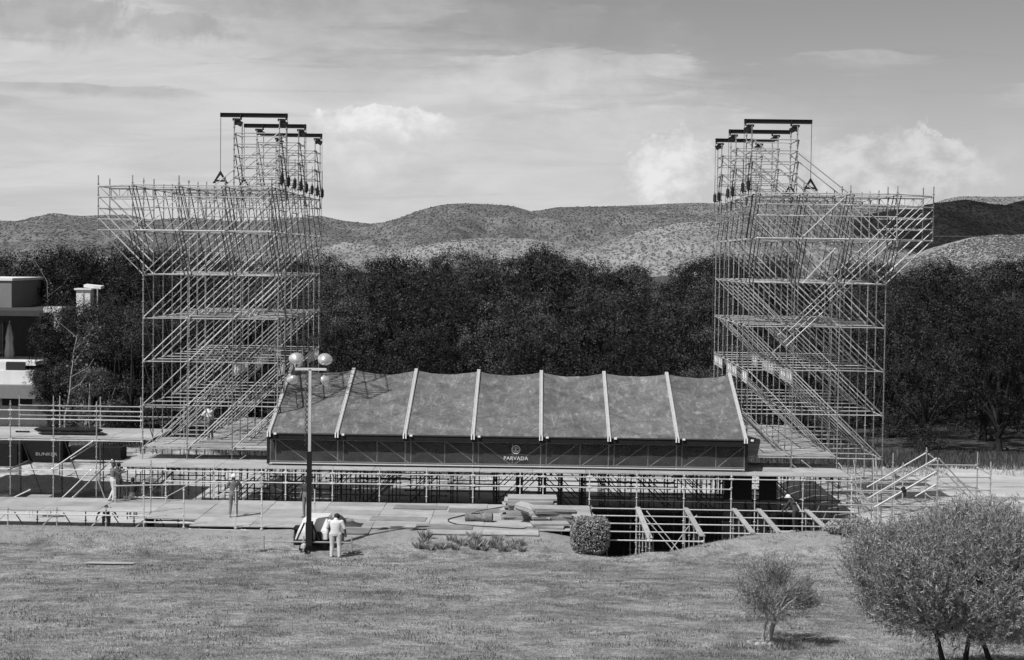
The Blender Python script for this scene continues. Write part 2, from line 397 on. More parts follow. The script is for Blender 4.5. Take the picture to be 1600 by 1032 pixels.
def fbm(x, y, seed=0, oct=4, gain=0.5):
    s = 0; a = 1; t = 0
    for k in range(oct): s = s + a * vnoise(x * 2 ** k, y * 2 ** k, seed + k); t += a; a *= gain
    return s / t
def sstep(a, b, x):
    t = np.clip((x - a) / (b - a), 0, 1); return t * t * (3 - 2 * t)
def grid_mesh(name, xs, ys, zf, m):
    X, Y = np.meshgrid(xs, ys); Z = zf(X, Y)
    v = np.stack([X, Y, Z], -1).reshape(-1, 3); nx = len(xs); ny = len(ys)
    i = np.arange(nx - 1)[None, :] + np.arange(ny - 1)[:, None] * nx; i = i.ravel()
    return mesh_np(name, v, np.stack([i, i + 1, i + 1 + nx, i + nx], -1), m, True)

# ------------------------------------------------------------------ ground, lawn, hills
YARD = -2.6; DECK = 0.0; LOW = -1.4
def ground_z(X, Y):
    z = YARD + 0.10 * (fbm(X * .25, Y * .25, 5) - 0.5) * sstep(6000, 200, Y)
    pit = sstep(-13.5, -12, X) * sstep(14.6, 13.6, X) * np.where(X > 2.6, 1, sstep(68.2, 69.4, Y)) * sstep(87.3, 85.4, Y)  # pit carried on under the whole deck so the space there stays dark
    behind = 0.6 * sstep(-15, -13, X) * sstep(14.5, 12.5, X) * sstep(84, 88, Y) * sstep(125, 105, Y)
    left_back = sstep(-17.5, -20, X) * sstep(84, 94, Y) * 0.75 * sstep(130, 110, Y)
    return z - 2.8 * pit - behind + left_back
xs = np.concatenate([np.linspace(-5000, -120, 18), np.linspace(-100, -42, 12), np.arange(-40, 40.1, 0.5), np.linspace(42, 100, 12), np.linspace(120, 5000, 18)])
ys = np.concatenate([[-300, -100, 0, 30], np.arange(58, 120, 0.5), np.linspace(124, 240, 16), np.linspace(300, 6000, 16)])
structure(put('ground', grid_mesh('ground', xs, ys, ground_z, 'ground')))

CR_X = np.array([-60, -21, -11, -8.5, -4, 0.3, 1.8, 3, 4.5, 6.6, 11.3, 14.5, 19.5, 60])
CR_Z = np.array([-1.5, -1.52, -1.55, -1.47, -1.44, -1.45, -1.7, -2.0, -1.5, -1.45, -1.22, -1.2, -1.4, -1.5])
def lawn_z(X, Y):
    zc = np.interp(X, CR_X, CR_Z)
    base = np.interp(Y, [-300, 0, 20, 36, 44, 55, 63], [6, 4.2, 1.35, 0.12, -0.5, -1.35, -1.86])
    base = base + 0.30 * sstep(6, 14, X) * sstep(48, 62, Y)
    w = sstep(62.5, 66.6, Y); z = base * (1 - w) + zc * w
    z = z + 0.16 * (fbm(X * .13, Y * .2, 3) - .5) * (1 - w * .8) + 0.05 * (fbm(X * .9, Y * .9, 8) - .5)
    drop = sstep(67.0, 70.0, Y)
    yd = np.interp(X, [2.3, 2.7, 5, 7, 9, 14], [67, 64.1, 64.3, 65.6, 66.7, 66.9])
    drop = np.where(X > 2.4, np.clip((Y - yd) / 1.7, 0, 1) ** 1.3, drop)
    return z * (1 - drop) + (-5.6 if False else -2.9) * drop - np.where(X > 2.0, 2.8, 0) * drop * sstep(14.8, 13.8, X)
lx = np.concatenate([np.linspace(-160, -36, 14), np.arange(-34, 34.1, 0.4), np.linspace(36, 160, 14)])
ly = np.concatenate([np.linspace(-150, 30, 12), np.arange(31, 61, 0.6), np.arange(61, 70.2, 0.25)])
structure(put('lawn', grid_mesh('lawn', lx, ly, lawn_z, 'lawn')))
def lz(x, y): return float(lawn_z(np.array([x]), np.array([y]))[0])
def gz(x, y): return float(ground_z(np.array([x]), np.array([y]))[0])

def make_blades(name, X, Y, Z, h, w, m, lean=0.5):
    n = len(X); a = rng.uniform(0, 2 * np.pi, n); hh = h * rng.uniform(0.5, 1.3, n); l = lean * hh * rng.uniform(0.2, 1, n); b = rng.uniform(0, 2 * np.pi, n)
    ca, sa = np.cos(a) * w / 2, np.sin(a) * w / 2
    v = np.stack([np.stack([X - ca, Y - sa, Z], -1), np.stack([X + ca, Y + sa, Z], -1), np.stack([X + np.cos(b) * l, Y + np.sin(b) * l, Z + hh], -1)], 1).reshape(-1, 3)
    return mesh_np(name, v, np.arange(3 * n).reshape(-1, 3), m)
nb = 420000
u = rng.uniform(0, 1, nb); bY = 33 + (67.2 - 33) * u; bX = rng.uniform(-1, 1, nb) * (bY * 0.335 + 1) - 0.3
keep = fbm(bX * .5, bY * .9, 21) > rng.uniform(0.12, 0.62, nb)
keep &= ~((bX > -13.9) & (bX < 2.6) & (bY > 65.5))
bX, bY = bX[keep], bY[keep]
gr = put('grass', make_blades('grass', bX, bY, lawn_z(bX, bY) - 0.01, 0.045, 0.02, 'grass_blade'))
tag(gr, 'short dry mown grass covering the foreground slope', 'grass', kind='stuff')

nb = 130000; bY = 33 + 33 * rng.uniform(0, 1, nb); bX = rng.uniform(-1, 1, nb) * (bY * 0.335 + 1) - 0.3
keep = fbm(bX * .9, bY * 1.5, 41, 5) > rng.uniform(.50, .66, nb); keep &= ~((bX > -13.9) & (bX < 2.6) & (bY > 65.5)); bX, bY = bX[keep], bY[keep]
gr = put('grass_tufts', make_blades('grass_tufts', bX, bY, lawn_z(bX, bY) - 0.01, 0.085, 0.022, 'tuft_dark'))
tag(gr, 'darker longer tufts scattered through the dry lawn', 'grass', kind='stuff')

# weeds at the far edge of the sandy yard, below the trees
nb = 26000; bY = rng.uniform(99.0, 107, nb); bX = rng.uniform(-45, 45, nb)
wd = put('weeds', make_blades('weeds', bX, bY, ground_z(bX, bY) - 0.02, 0.42, 0.06, 'tree_leaf_light'))
tag(wd, 'rough dark weeds along the foot of the wood', 'weeds', kind='stuff')
nb = 5000; bX = rng.uniform(-45, 45, nb); bY = rng.uniform(95.5, 100, nb); k = (fbm(bX * .4, bY * .6, 33) > .52); bX, bY = bX[k], bY[k]
wd = put('dry_grass', make_blades('dry_grass', bX, bY, ground_z(bX, bY) - 0.02, 0.34, 0.05, 'tuft_leaf'))
tag(wd, 'sparse dry grass at the edge of the pale sand', 'grass', kind='stuff')

def hill(name, prof, D0, D1, D2, m, rough, seed, foot=-6):
    """ridge line given as bearings; the slope climbs from D0 to the ridge at D1 and falls to D2"""
    P = [at(px, py, D1) for px, py in prof]; rx = np.array([p.x for p in P]); rz = np.array([p.z for p in P])
    xs = np.linspace(rx[0], rx[-1], 260); ys = np.concatenate([np.linspace(D0, D1, 90), np.linspace(D1, D2, 20)[1:]])
    def zf(X, Y):
        R = np.interp(X + 40 * (fbm(X / 260, Y / 260, seed + 9) - .5) * sstep(D1, D1 - 300, Y), rx, rz)
        t = np.clip((Y - D0) / (D1 - D0), 0, 1); s = 0.35 * t + 0.65 * sstep(0, 1, t)
        back = 1 - 0.7 * sstep(D1, D2, Y)
        g = 1 - np.abs(2 * fbm(X / 330 + .3 * fbm(X / 90, Y / 160, seed), Y / 900, seed + 1, 5) - 1)
        n = fbm(X / 120, Y / 160, seed + 2, 5) - .5
        wx = X + 60 * fbm(X / 150, Y / 300, seed + 5); g2 = np.abs(2 * fbm(wx / 105, Y / 420, seed + 7, 4) - 1)
        return foot - 26 * (1 - g2) ** 3 * np.clip(t * (1 - t) * 4, 0, 1) + (R - foot) * s * back - rough * (1 - g) * (R - foot) * 1.0 * (t * (1 - t) * 4) + rough * 28 * n * (t * (1 - t) * 3)
    return structure(put(name, grid_mesh(name, xs, ys, zf, m)))
hill('hills', [(-900, 330), (-300, 342), (-80, 338), (0, 345), (35, 346), (60, 338), (85, 333), (125, 338), (165, 336), (200, 336), (230, 344), (300, 340), (360, 346), (420, 344), (500, 337), (535, 345), (590, 351), (625, 341), (655, 329), (690, 320), (720, 318), (760, 319), (800, 322), (832, 331), (870, 324), (940, 323), (1000, 321), (1060, 318), (1100, 317), (1160, 322), (1240, 318), (1330, 318), (1390, 322), (1430, 332), (1480, 345), (1700, 350), (2500, 340)], 1150, 2600, 3300, 'hill_main', 0.62, 11)
hill('hills', [(-500, 408), (300, 400), (470, 392), (540, 378), (620, 388), (700, 376), (760, 372), (830, 373), (900, 386), (950, 382), (1000, 362), (1060, 349), (1110, 345), (1180, 350), (1240, 366), (1300, 385), (1400, 405), (1700, 420)], 1000, 1750, 2150, 'hill_pale', 0.42, 23)
hill('hills', [(1130, 415), (1210, 392), (1250, 372), (1290, 352), (1350, 336), (1400, 328), (1460, 318), (1510, 312), (1550, 319), (1572, 321), (1600, 313), (1680, 303), (1900, 310), (2500, 330)], 1500, 2280, 2700, 'hill_main', 0.18, 31)
hill('hills', [(1330, 345), (1440, 326), (1480, 311), (1500, 307), (1560, 308), (1600, 307), (1800, 306), (2400, 312)], 3000, 4100, 4900, 'hill_pale', 0.2, 41)
hill('hills', [(1330, 420), (1400, 410), (1455, 397), (1490, 381), (1530, 370), (1560, 367), (1580, 369), (1600, 366), (1700, 360), (2000, 372), (2600, 380)], 900, 1450, 1800, 'hill_pale', 0.12, 53)

# scrub bushes dotted over the hills: real low-poly bushes, too many to count
def scrub():
    dg = bpy.context.evaluated_depsgraph_get(); V = []; F = []; base = np.array([(0, 0, 1.0), (1, 0, .35), (0, 1, .35), (-1, 0, .35), (0, -1, .35), (0, 0, -.3)]); tri = np.array([(0, 1, 2), (0, 2, 3), (0, 3, 4), (0, 4, 1), (5, 2, 1), (5, 1, 4)])
    pts = []
    for o in [q for q in COL.objects if q.name.startswith('hills')]:
        me = o.data; n = len(me.vertices); co = np.zeros(n * 3); me.vertices.foreach_get('co', co); co = co.reshape(-1, 3)
        fc = np.zeros(len(me.polygons) * 4, int); me.loops.foreach_get('vertex_index', fc); fc = fc.reshape(-1, 4)
        cen = co[fc].mean(1); nrm = np.cross(co[fc[:, 1]] - co[fc[:, 0]], co[fc[:, 3]] - co[fc[:, 0]]); area = np.linalg.norm(nrm, axis=1)
        vis = (np.abs(cen[:, 0] / cen[:, 1] + .012) < .34) & (cen[:, 2] > 0)
        fac = (-nrm[:, 1] * cen[:, 1] - nrm[:, 2] * (cen[:, 2] - 9)) > 0
        p = area * vis * fac * (.35 + fbm(cen[:, 0] / 60, cen[:, 1] / 130, 77)); p = p / (cen[:, 1] ** 1.0)
        k = 30000 if o.name == 'hills' else 8000
        idx = rng.choice(len(p), k, p=p / p.sum()); a, b = rng.uniform(0, 1, (2, k, 1)); q = co[fc[idx]]
        pts.append((q[:, 0] * (1 - a) + q[:, 1] * a) * (1 - b) + (q[:, 3] * (1 - a) + q[:, 2] * a) * b)
    P = np.concatenate(pts); n = len(P); r = (rng.uniform(.35, 1.0, n) ** 2 * 1.35 * (P[:, 1] / 2000) ** .6)[:, None]
    ang = rng.uniform(0, 6.283, n); c, s_ = np.cos(ang)[:, None], np.sin(ang)[:, None]
    bx = base[None, :, 0] * c - base[None, :, 1] * s_; by = base[None, :, 0] * s_ + base[None, :, 1] * c
    v = np.stack([P[:, 0:1] + bx * r * 1.2, P[:, 1:2] + by * r * 1.2, P[:, 2:3] + base[None, :, 2] * r * 1.1], -1).reshape(-1, 3)
    f = (tri[None] + (np.arange(n) * 6)[:, None, None]).reshape(-1, 3)
    tag(put('scrub', mesh_np('scrub', v, f, 'scrub_leaf')), 'dark desert scrub dotted over the distant hills', 'scrub', kind='stuff')
scrub()

# a cloud out of frame, between the sun and the dark hill on the right
def make_cloud():
    bm = bmesh.new(); c = Vector((705, 1960, 110)) + to_sun * 1500; r2 = random.Random(3)
    for k in range(150):
        x = r2.uniform(-1, 1); y = r2.uniform(-1, 1)
        if x ** 4 + y ** 4 > 1: continue
        M = Matrix.Translation((x * 310, y * 310, r2.uniform(-20, 50))) @ Matrix.Diagonal((r2.uniform(70, 110), r2.uniform(70, 110), r2.uniform(35, 60), 1))
        bmesh.ops.create_icosphere(bm, subdivisions=2, radius=1.0, matrix=M)
    structure(put('cloud', mesh_bm('cloud', bm, 'cloud_white', True), None, c))
make_cloud()

# ------------------------------------------------------------------ trees of the wood
def limbs_arrays(segs, n=6):
    V = []; F = []
    for p0, p1, r0, r1 in segs:
        p0 = Vector(p0); p1 = Vector(p1); q = (p1 - p0).to_track_quat('Z', 'Y'); b = len(V)
        for p, r in ((p0, r0), (p1, r1)):
            for i in range(n):
                a = 2 * math.pi * i / n; V.append(p + q @ Vector((math.cos(a) * r, math.sin(a) * r, 0)))
        for i in range(n): j = (i + 1) % n; F.append((b + i, b + j, b + n + j, b + n + i))
    return V, F
def leaf_quads(P, size, r, up=0.35, aspect=0.6, N=None, coh=0.42):
    """leaf-shaped faces at points P with random directions"""
    n = len(P); d = r.normal(size=(n, 3)); d[:, 2] += up
    e = r.normal(size=(n, 3))
    if N is not None:
        e = e * coh + N * 1.3 + np.array([0, 0, .25]); e /= np.linalg.norm(e, axis=1)[:, None]
        d = d - e * (d * e).sum(1)[:, None] * .8
    d /= np.linalg.norm(d, axis=1)[:, None]
    s = np.cross(d, e); s /= np.linalg.norm(s, axis=1)[:, None] + 1e-9
    L = (size * r.uniform(0.55, 1.35, n))[:, None]; w = L * aspect * 0.5
    v = np.stack([P, P + d * L * .45 + s * w, P + d * L, P + d * L * .5 - s * w], 1).reshape(-1, 3)
    return v, np.arange(4 * n).reshape(-1, 4)
def tree_meshes(seed, h, w, leaves, size, leafmat, barkmat, low=0.16):
    r = np.random.default_rng(seed); rr = random.Random(seed)
    segs = [((0, 0, 0), (0.05, 0, h * .12), .30 * h / 10, .24 * h / 10)]
    clusters = []
    for k in range(7):
        a = k * 2.4 + rr.uniform(-.4, .4); z0 = h * rr.uniform(.10, .22); z1 = h * rr.uniform(.35, .62); R = w * rr.uniform(.18, .36)
        p1 = Vector((math.cos(a) * R, math.sin(a) * R, z1)); mid = Vector((math.cos(a) * R * .4, math.sin(a) * R * .4, (z0 + z1) * .52))
        segs += [((0.05, 0, z0), mid, .15 * h / 10, .11 * h / 10), (mid, p1, .11 * h / 10, .05 * h / 10)]
        segs.append((p1, p1 + Vector((rr.uniform(-.6, .6), rr.uniform(-.6, .6), h * .22)), .05 * h / 10, .02))
    segs.append(((0.05, 0, h * .12), (0.2, 0, h * .8), .2 * h / 10, .05))
    nc = 34
    for k in range(nc):
        zt = rr.uniform(low, 0.98) ; env = (math.sin(math.pi * min(1, (zt - low + .10) / (1.10 - low + .03)) ** 0.85)) ** .6
        a = rr.uniform(0, 6.283); R = w * .5 * env * rr.uniform(.45, 1.0)
        clusters.append((math.cos(a) * R, math.sin(a) * R, zt * h * .94, rr.uniform(.8, 1.55) * w / 8))
    C = np.array(clusters); per = leaves // nc; pts = []; nr = []
    for c in C:                                   # each bough carries small sprays of leaves with gaps between them
        m_ = per // 15; d = r.normal(size=(m_, 3)); d /= np.linalg.norm(d, axis=1)[:, None]; q = r.uniform(0.6, 1.0, m_) ** .5
        d[:, 2] = np.where((d[:, 2] < .0) & (r.random(m_) < .85), -d[:, 2], d[:, 2])
        cen = c[:3] + d * q[:, None] * c[3] * np.array([1.15, 1.15, .85])
        k_ = np.repeat(np.arange(m_), 15); jit = r.normal(size=(len(k_), 3)) * .15
        nn = d + r.normal(size=(m_, 3)) * .35 + np.array([0, 0, .2])
        pts.append(cen[k_] + jit); nr.append((nn / np.linalg.norm(nn, axis=1)[:, None])[k_])
    v, f = leaf_quads(np.concatenate(pts), size, r, N=np.concatenate(nr))
    bv, bf = limbs_arrays(segs)
    return mesh_np('crown', v, f, leafmat), mesh_np('trunk', bv, bf, barkmat, True)
VAR = [tree_meshes(100 + k, 11, 8.6, 26000, .135, 'tree_leaf', 'bark_dark', low=(.06, .12, .05, .10, .07, .14)[k]) for k in range(6)]
def plant_tree(x, y, h, var, label, group, wide=1.0, name='broadleaf_tree', meshes=None):
    t = thing(name, label, 'tree', (x, y, gz(x, y) - .05), group)
    cr, tr = meshes or VAR[var]; s = h / 11; a = random.uniform(0, 6.28)
    for nm, me in (('crown', cr), ('trunk', tr)):
        o = put(nm, me, t, t.location, (0, 0, a), (s * wide, s * wide, s))
    return t
ORDS = ['first', 'second', 'third', 'fourth', 'fifth', 'sixth', 'seventh', 'eighth', 'ninth', 'tenth', 'eleventh', 'twelfth', 'thirteenth', 'fourteenth', 'fifteenth', 'sixteenth', 'seventeenth', 'eighteenth', 'nineteenth', 'twentieth', 'twenty-first', 'twenty-second', 'twenty-third', 'twenty-fourth']
def wood_label(px):
    for lim, where in ((215, 'left of the left scaffold tower'), (505, 'behind the left scaffold tower'), (810, 'behind the left half of the stage roof'), (1115, 'behind the right half of the stage roof'), (1390, 'behind the right scaffold tower'), (9999, 'right of the right scaffold tower')):
        if px < lim: return 'dark leafy tree deep in the wood ' + where, 'deep wood trees ' + where
front_n = 0
rowsD = [(107.5, 8.6, 6.0), (114, 10.2, 6.2), (122, 11.2, 6.4), (131, 11.9, 6.6), (142, 12.2, 7.0), (155, 12.4, 7.4), (170, 12.6, 8.0)]
def skyline(px):                                 # extra height in metres where the tree line stands higher
    return float(np.interp(px, [0, 100, 480, 640, 720, 800, 850, 905, 950, 1010, 1050, 1085, 1120, 1300, 1400, 1480, 1522, 1560, 1600], [0, .1, 0, 0, .5, .8, 1.2, .3, -.4, -.5, .3, .9, .2, -.3, -.2, -.1, 1.0, -.1, .1]))
for ri, (D, h, sp) in enumerate(rowsD):
    half = D * 0.325 + 5; x = -half - random.uniform(0, sp) + 0.0
    while x < half:
        xx = x + random.uniform(-1.3, 1.3); yy = D + random.uniform(-2.2, 2.2)
        px = 838 + xx / yy * FPX
        hh = h * random.uniform(.93, 1.05) + (skyline(px) if ri >= 2 else skyline(px) * .5)
        if ri < 2 and px < 60: hh *= 0.0
        if ri == 0 and (px < 215): hh *= 0
        if ri == 1 and px < 260: hh *= 0 if px < 110 else .8
        if hh > 2:
            lab, grp = wood_label(px)
            if ri == 0: lab, grp = 'dark leafy tree in the front row of the wood, %s from the left' % ORDS[front_n], 'front trees of the wood'; front_n += 1
            plant_tree(xx, yy, hh, random.randrange(6), lab, grp, 1.0 if ri else 1.05)
        x += sp
VL = tree_meshes(300, 8, 5.6, 9000, .17, 'tree_leaf_light', 'bark_pale', low=.08)
p = at(143, 655, 97); plant_tree(p.x, 97, 6.6, 0, 'lighter leafy tree with pale trunk beside the white house', None, 1.1, 'broadleaf_tree', VL)
p = at(92, 640, 106); plant_tree(p.x, 106.5, 5.4, 0, 'bushy dark tree pressed against the white house terrace', None, 1.05, 'broadleaf_tree')
p = at(205, 640, 102); plant_tree(p.x, 102, 8.2, 2, 'tall dark tree left of the scaffold tower, beside the pale-trunked tree', None, 1.0, 'broadleaf_tree')
for px_, h_, lab in ((112, 8.3, 'dark tree hiding the foot of the small white hut'), (140, 8.35, 'dark tree standing between hut and pale awning'), (168, 8.6, 'dark tree below the pale awning, left of the tower')):
    p = at(px_, 600, 105.5); plant_tree(p.x, 105.5, h_, 3, lab, None, .8)
def bare_tree(px, D, h, lean, label, seed):
    rr = random.Random(seed); b = Vector((px_x(px, D), D, 0)); b.z = gz(b.x, D)
    segs = []; p = Vector((0, 0, 0)); r0 = .085
    for k in range(9):
        q = p + Vector((lean * h / 9 + rr.uniform(-.10, .10), rr.uniform(-.1, .1), h / 9)); r1 = r0 * .86
        segs.append((p, q, r0, r1))
        if k > 3:
            s = rr.choice((-1, 1)); e = q + Vector((s * rr.uniform(.5, 1.2), rr.uniform(-.4, .4), rr.uniform(.4, 1.0)))
            segs += [(q, e, r1 * .55, r1 * .3), (e, e + Vector((s * .3, 0, .5)), r1 * .3, .012)]
        p = q; r0 = r1
    t = thing('sapling', label, 'tree', b); v, f = limbs_arrays(segs); put('trunk', mesh_np('trunk', v, f, 'bark_pale', True), t, b)
    P = np.array([Vector(s[1]) for s in segs if s[3] < .03 or s[1][2] > h * .3]); P = P[rng.integers(0, len(P), 420)] + rng.normal(size=(420, 3)) * .28
    v, f = leaf_quads(P, .16, rng); put('crown', mesh_np('crown', v, f, 'tree_leaf_light'), t, b)
bare_tree(101, 93.0, 6.6, 0.10, 'thin pale-stemmed sapling with sparse leaves near the white house', 4)
bare_tree(74, 118, 9.5, 0.0, 'bare pale branches rising above the house roof', 9)

# ------------------------------------------------------------------ white house, parasol, hut
def house():
    D = 108.0
    def q(px, py, d=0): return at(px, py, D + d)
    base = q(20, 660); t = thing('house', 'modern white house with flat dark roof at the left edge', 'house', (base.x - 3, D, YARD + .4))
    def blk(name, x0, y0, x1, y1, d0, d1, m, parent=t, bev=.02):
        a = q(x0, y1, d0); b = q(x1, y0, d0); return box(name, (a.x, D + d0, a.z), (b.x, D + d1, b.z), m, parent, bev)
    blk('upper_wall', -160, 437, 18.5, 489, 5, 12, 'grey_wall')
    blk('upper_coping', -160, 435, 19.5, 437, 4.9, 12.1, 'white_wall')
    blk('roof', -160, 486, 74, 492, -0.4, 10, 'dark_wall')
    blk('wall', -160, 492.5, 66, 566, 4.5, 10, 'dark_wall')
    blk('porch_beam', 67.5, 480.5, 96, 489, -.6, .6, 'white_wall'); blk('porch_column', 84, 489.3, 96, 520, -.58, .58, 'white_wall')
    pn = blk('window', -60, 506, 3, 562, 4.35, 4.48, 'glass'); blk('window_frame', 3.2, 504, 5, 564, 4.3, 4.46, 'grey_wall', t)
    blk('terrace_floor', -160, 565, 56, 569, -.5, 4.4, 'white_wall')
    blk('parapet', -160, 579.5, 52, 602, -.9, 4.2, 'white_wall'); blk('balustrade_glass', 10, 566, 40, 579, -.8, -.75, 'glass')
    blk('balustrade_post', -160, 566, 9.5, 579, -.85, -.6, 'white_wall')
    blk('slab', -160, 603, 68, 621, -1.6, 4.4, 'grey_wall'); blk('lower_wall', -160, 621.5, 74, 668, -.2, 4, 'white_wall')
    blk('window', 3, 621.8, 50, 634, -.28, -.22, 'dark_wall')
    bmp = q(15, 566, 2); par = thing('parasol', 'closed pale cloth parasol standing on the house terrace', 'parasol', (bmp.x, D + 2, bmp.z))
    H = q(15, 505, 2).z - bmp.z
    bm = bmesh.new(); prof = [(.02, .26), (.25, .30), (.5, .22), (.62, .25), (.8, .16), (.93, .10), (1.0, .02)]
    v, f = lathe_arrays([(a * H, b) for a, b in prof], 18); v = [(x * (1 + .18 * ((i % 18) % 3 - 1)), y * (1 + .18 * ((i % 18) % 3 - 1)), z) for i, (x, y, z) in enumerate(v)]
    put('canopy', mesh_np('canopy', v, f, 'cloth', True), par, par.location)
    member('plain', bmp + Vector((0, 0, -.35)), bmp + Vector((0, 0, H + .12)), par, 'steel', .03, 'pole')
house()
def hut():
    D = 110; a = at(119, 466, D); b = at(139, 454, D)
    t = thing('hut', 'small white flat-roofed hut half hidden in the trees', 'hut', (a.x, D, YARD))
    box('wall', (a.x, D, YARD), (b.x + .1, D + .9, b.z), 'white_wall', t, .02)
    box('roof', (a.x - .12, D - .12, b.z), (b.x + .2, D + 1.0, b.z + .12), 'white_wall', t, .02)
    c = at(147, 450, D + 3); d = at(173, 445, D + 3)
    t2 = thing('canvas_awning', 'pale sloping awning above the trees beside the small hut', 'awning', (c.x, D + 3, YARD))
    bm = bmesh.new(); vs = [bm.verts.new(p) for p in ((c.x, D + .4, d.z + .02), (d.x, D + .4, d.z - .08), (d.x, D + 1.3, d.z - .04), (c.x, D + 1.3, d.z + .06))]
    bm.faces.new(vs); r = bmesh.ops.extrude_face_region(bm, geom=bm.faces[:]); bmesh.ops.translate(bm, vec=(0, 0, -.18), verts=[g for g in r['geom'] if isinstance(g, bmesh.types.BMVert)])
    me = mesh_bm('sheet', bm, 'white_wall'); o = put('sheet', me, t2, (0, 0, 0))
    for x in (c.x + .1, d.x - .1): member('plain', (x, D, YARD), (x, D, d.z - .2), t2, 'steel', .05, 'post')
hut()

# ------------------------------------------------------------------ scaffold towers
BAY = 2.07; TY = 77.0; TZ = 0.5
def lattice_mesh(L, h, m):
    key = ('lat', round(L, 2), h, m)
    if key in CACHE: return CACHE[key]
    segs = [((0, 0, 0), (L, 0, 0), .02, .02), ((0, 0, h), (L, 0, h), .02, .02)]; n = max(2, int(round(L / .42)))
    for k in range(n + 1): segs.append(((L * k / n, 0, 0), (L * k / n, 0, h), .017, .017))
    for k in range(n):
        a, b = (0, h) if k % 2 else (h, 0); segs.append(((L * k / n, 0, a), (L * (k + 1) / n, 0, b), .014, .014))
    v, f = limbs_arrays(segs, 5); CACHE[key] = mesh_np('lattice_girder', v, f, m); return CACHE[key]
def girder(p0, p1, h, parent, m='steel_bright'):
    p0 = Vector(p0); p1 = Vector(p1); d = p1 - p0
    return put('lattice_girder', lattice_mesh(d.length, h, m), parent, p0, (0, 0, math.atan2(d.y, d.x)))
def tower(xo, sg, side, label):
    root = thing('scaffold_tower', label, 'scaffold tower', (xo + sg * 3.1, TY + 7, YARD))
    X = lambda i: xo + sg * BAY * i
    Yk = lambda k: TY + BAY * k
    L = lambda j: TZ + 2.0 * j
    R_ = random.Random(5 if side < 0 else 6)
    J = lambda: R_.uniform(-.015, .015)
    for i in range(4):
        for k in range(8):
            top = 12.86 + R_.uniform(-.06, .1)
            if i >= 2 and k in (0, 1, 3, 4, 6, 7): top = 15.62
            zb = 0.01 if (k == 0 and X(i) < 14.0) else YARD - .05
            if zb < -2: zb = gz(X(i), Yk(k)) - .02
            member('post', (X(i) + J(), Yk(k), zb), (X(i) + J(), Yk(k), top), root, 'steel_post')
        member('post', (X(i), Yk(-1), 10.35), (X(i), Yk(-1), 12.86 + R_.uniform(0, .12)), root, 'steel_post')
    for k in (0, 1): member('post', (X(-1), Yk(k), 10.35), (X(-1), Yk(k), 12.9 + R_.uniform(0, .1)), root, 'steel_post')
    for k in range(8):
        for j in range(7):
            for i in range(3): member('ledger', (X(i), Yk(k), L(j) + J()), (X(i + 1), Yk(k), L(j) + J()), root)
    for z in (10.5, 11.5, 12.0, 12.5):
        for i in range(3): member('ledger', (X(i), Yk(-1), z), (X(i + 1), Yk(-1), z), root, 'steel_bright' if z < 10.6 else 'steel')
    for i in range(3):
        for z in (11.5, 12.0): member('ledger', (X(i), Yk(7), z), (X(i + 1), Yk(7), z), root)
    for k in (0, 1):
        for z in (10.5, 11.0, 11.5, 12.0, 12.5): member('ledger', (X(-1), Yk(k), z), (X(0), Yk(k), z), root)
    for z in (10.5, 11.5, 12.5): member('ledger', (X(-1), Yk(0), z), (X(-1), Yk(1), z), root)
    for z in (10.5, 12.0, 12.5): member('ledger', (X(-1), Yk(0), z), (X(0), Yk(-1), z), root)
    for j in range(7):
        for i in range(4):
            for k in range(7):
                if j in (0, 4) or R_.random() < .85: member('ledger', (X(i), Yk(k), L(j) - .05), (X(i), Yk(k + 1), L(j) - .05), root, name='transom')
    for i in range(4):
        for z in (10.5, 12.5): member('ledger', (X(i), Yk(-1), z - .05), (X(i), Yk(0), z - .05), root)
        for z in (11.5, 12.0): member('ledger', (X(3), Yk(i * 2), z), (X(3), Yk(i * 2 + 1), z), root)
    dy = -.06
    for k in range(8):
        for j in range(6):
            for i in range(3):
                if R_.random() < (.90 if j else .95): member('brace', (X(i) + sg * .06, Yk(k) + dy, L(j) + .06), (X(i + 1) - sg * .06, Yk(k) + dy, L(j + 1) - .06), root, 'steel_bright' if R_.random() < .5 else 'steel')
    for k in range(7):
        for j in range(6):
            for i in range(3):
                if R_.random() < .38: member('brace', (X(i) + sg * .30, Yk(k) + .9, L(j) + .06), (X(i + 1) + sg * .10, Yk(k) + .9, L(j + 1) - .06), root, 'steel' if R_.random() < .6 else 'steel_dark', .022, 'tie_tube')
    for i in range(3): member('brace', (X(i), Yk(-1) + dy, 10.55), (X(i + 1), Yk(-1) + dy, 12.45), root)
    for k in (0, 1, 2):
        for dz in (0, .5, 1.0, 1.5, 2.0):
            if k == 2 and dz > .6: continue
            a = 0 if k < 2 else 1
            if side < 0: member('brace', (X(-1) + (0.06 * sg), Yk(k if k < 2 else 1) + .1 * a, 10.5 + dz), (X(0), Yk(k if k < 2 else 1) + .1 * a, 8.5 + dz), root, 'steel_bright')
    if side > 0:                                  # long raking tubes tie the overhang back into the tower
        for k, dz, ln in ((0, 2.0, 3.1), (0, 1.4, 3.15), (0, .9, 1.0), (0, .4, 1.0), (0, 0, 1.0), (1, 1.9, 3.2), (1, 1.3, 3.3), (1, .5, 1.0), (1, 0, 1.0), (-.5, 1.6, 2.0)):
            x0 = X(-1) - .05 if k >= 0 else X(-.4)
            member('brace', (x0, Yk(max(k, 0)) - .1 + (k < 0) * -.5, 10.5 + dz), (x0 - BAY * ln, Yk(max(k, 0)) - .1 + (k < 0) * -.5, 10.5 + dz - 2.0 * ln), root, 'steel', .026)
        for (i0, z0, i1, z1) in ((2.0, 10.6, 1.15, 12.3), (2.0, 8.5, 1.3, 10.1)): member('brace', (X(i0), Yk(-1) - .05, z0), (X(i1), Yk(-1) - .05, z1), root, 'steel_bright')
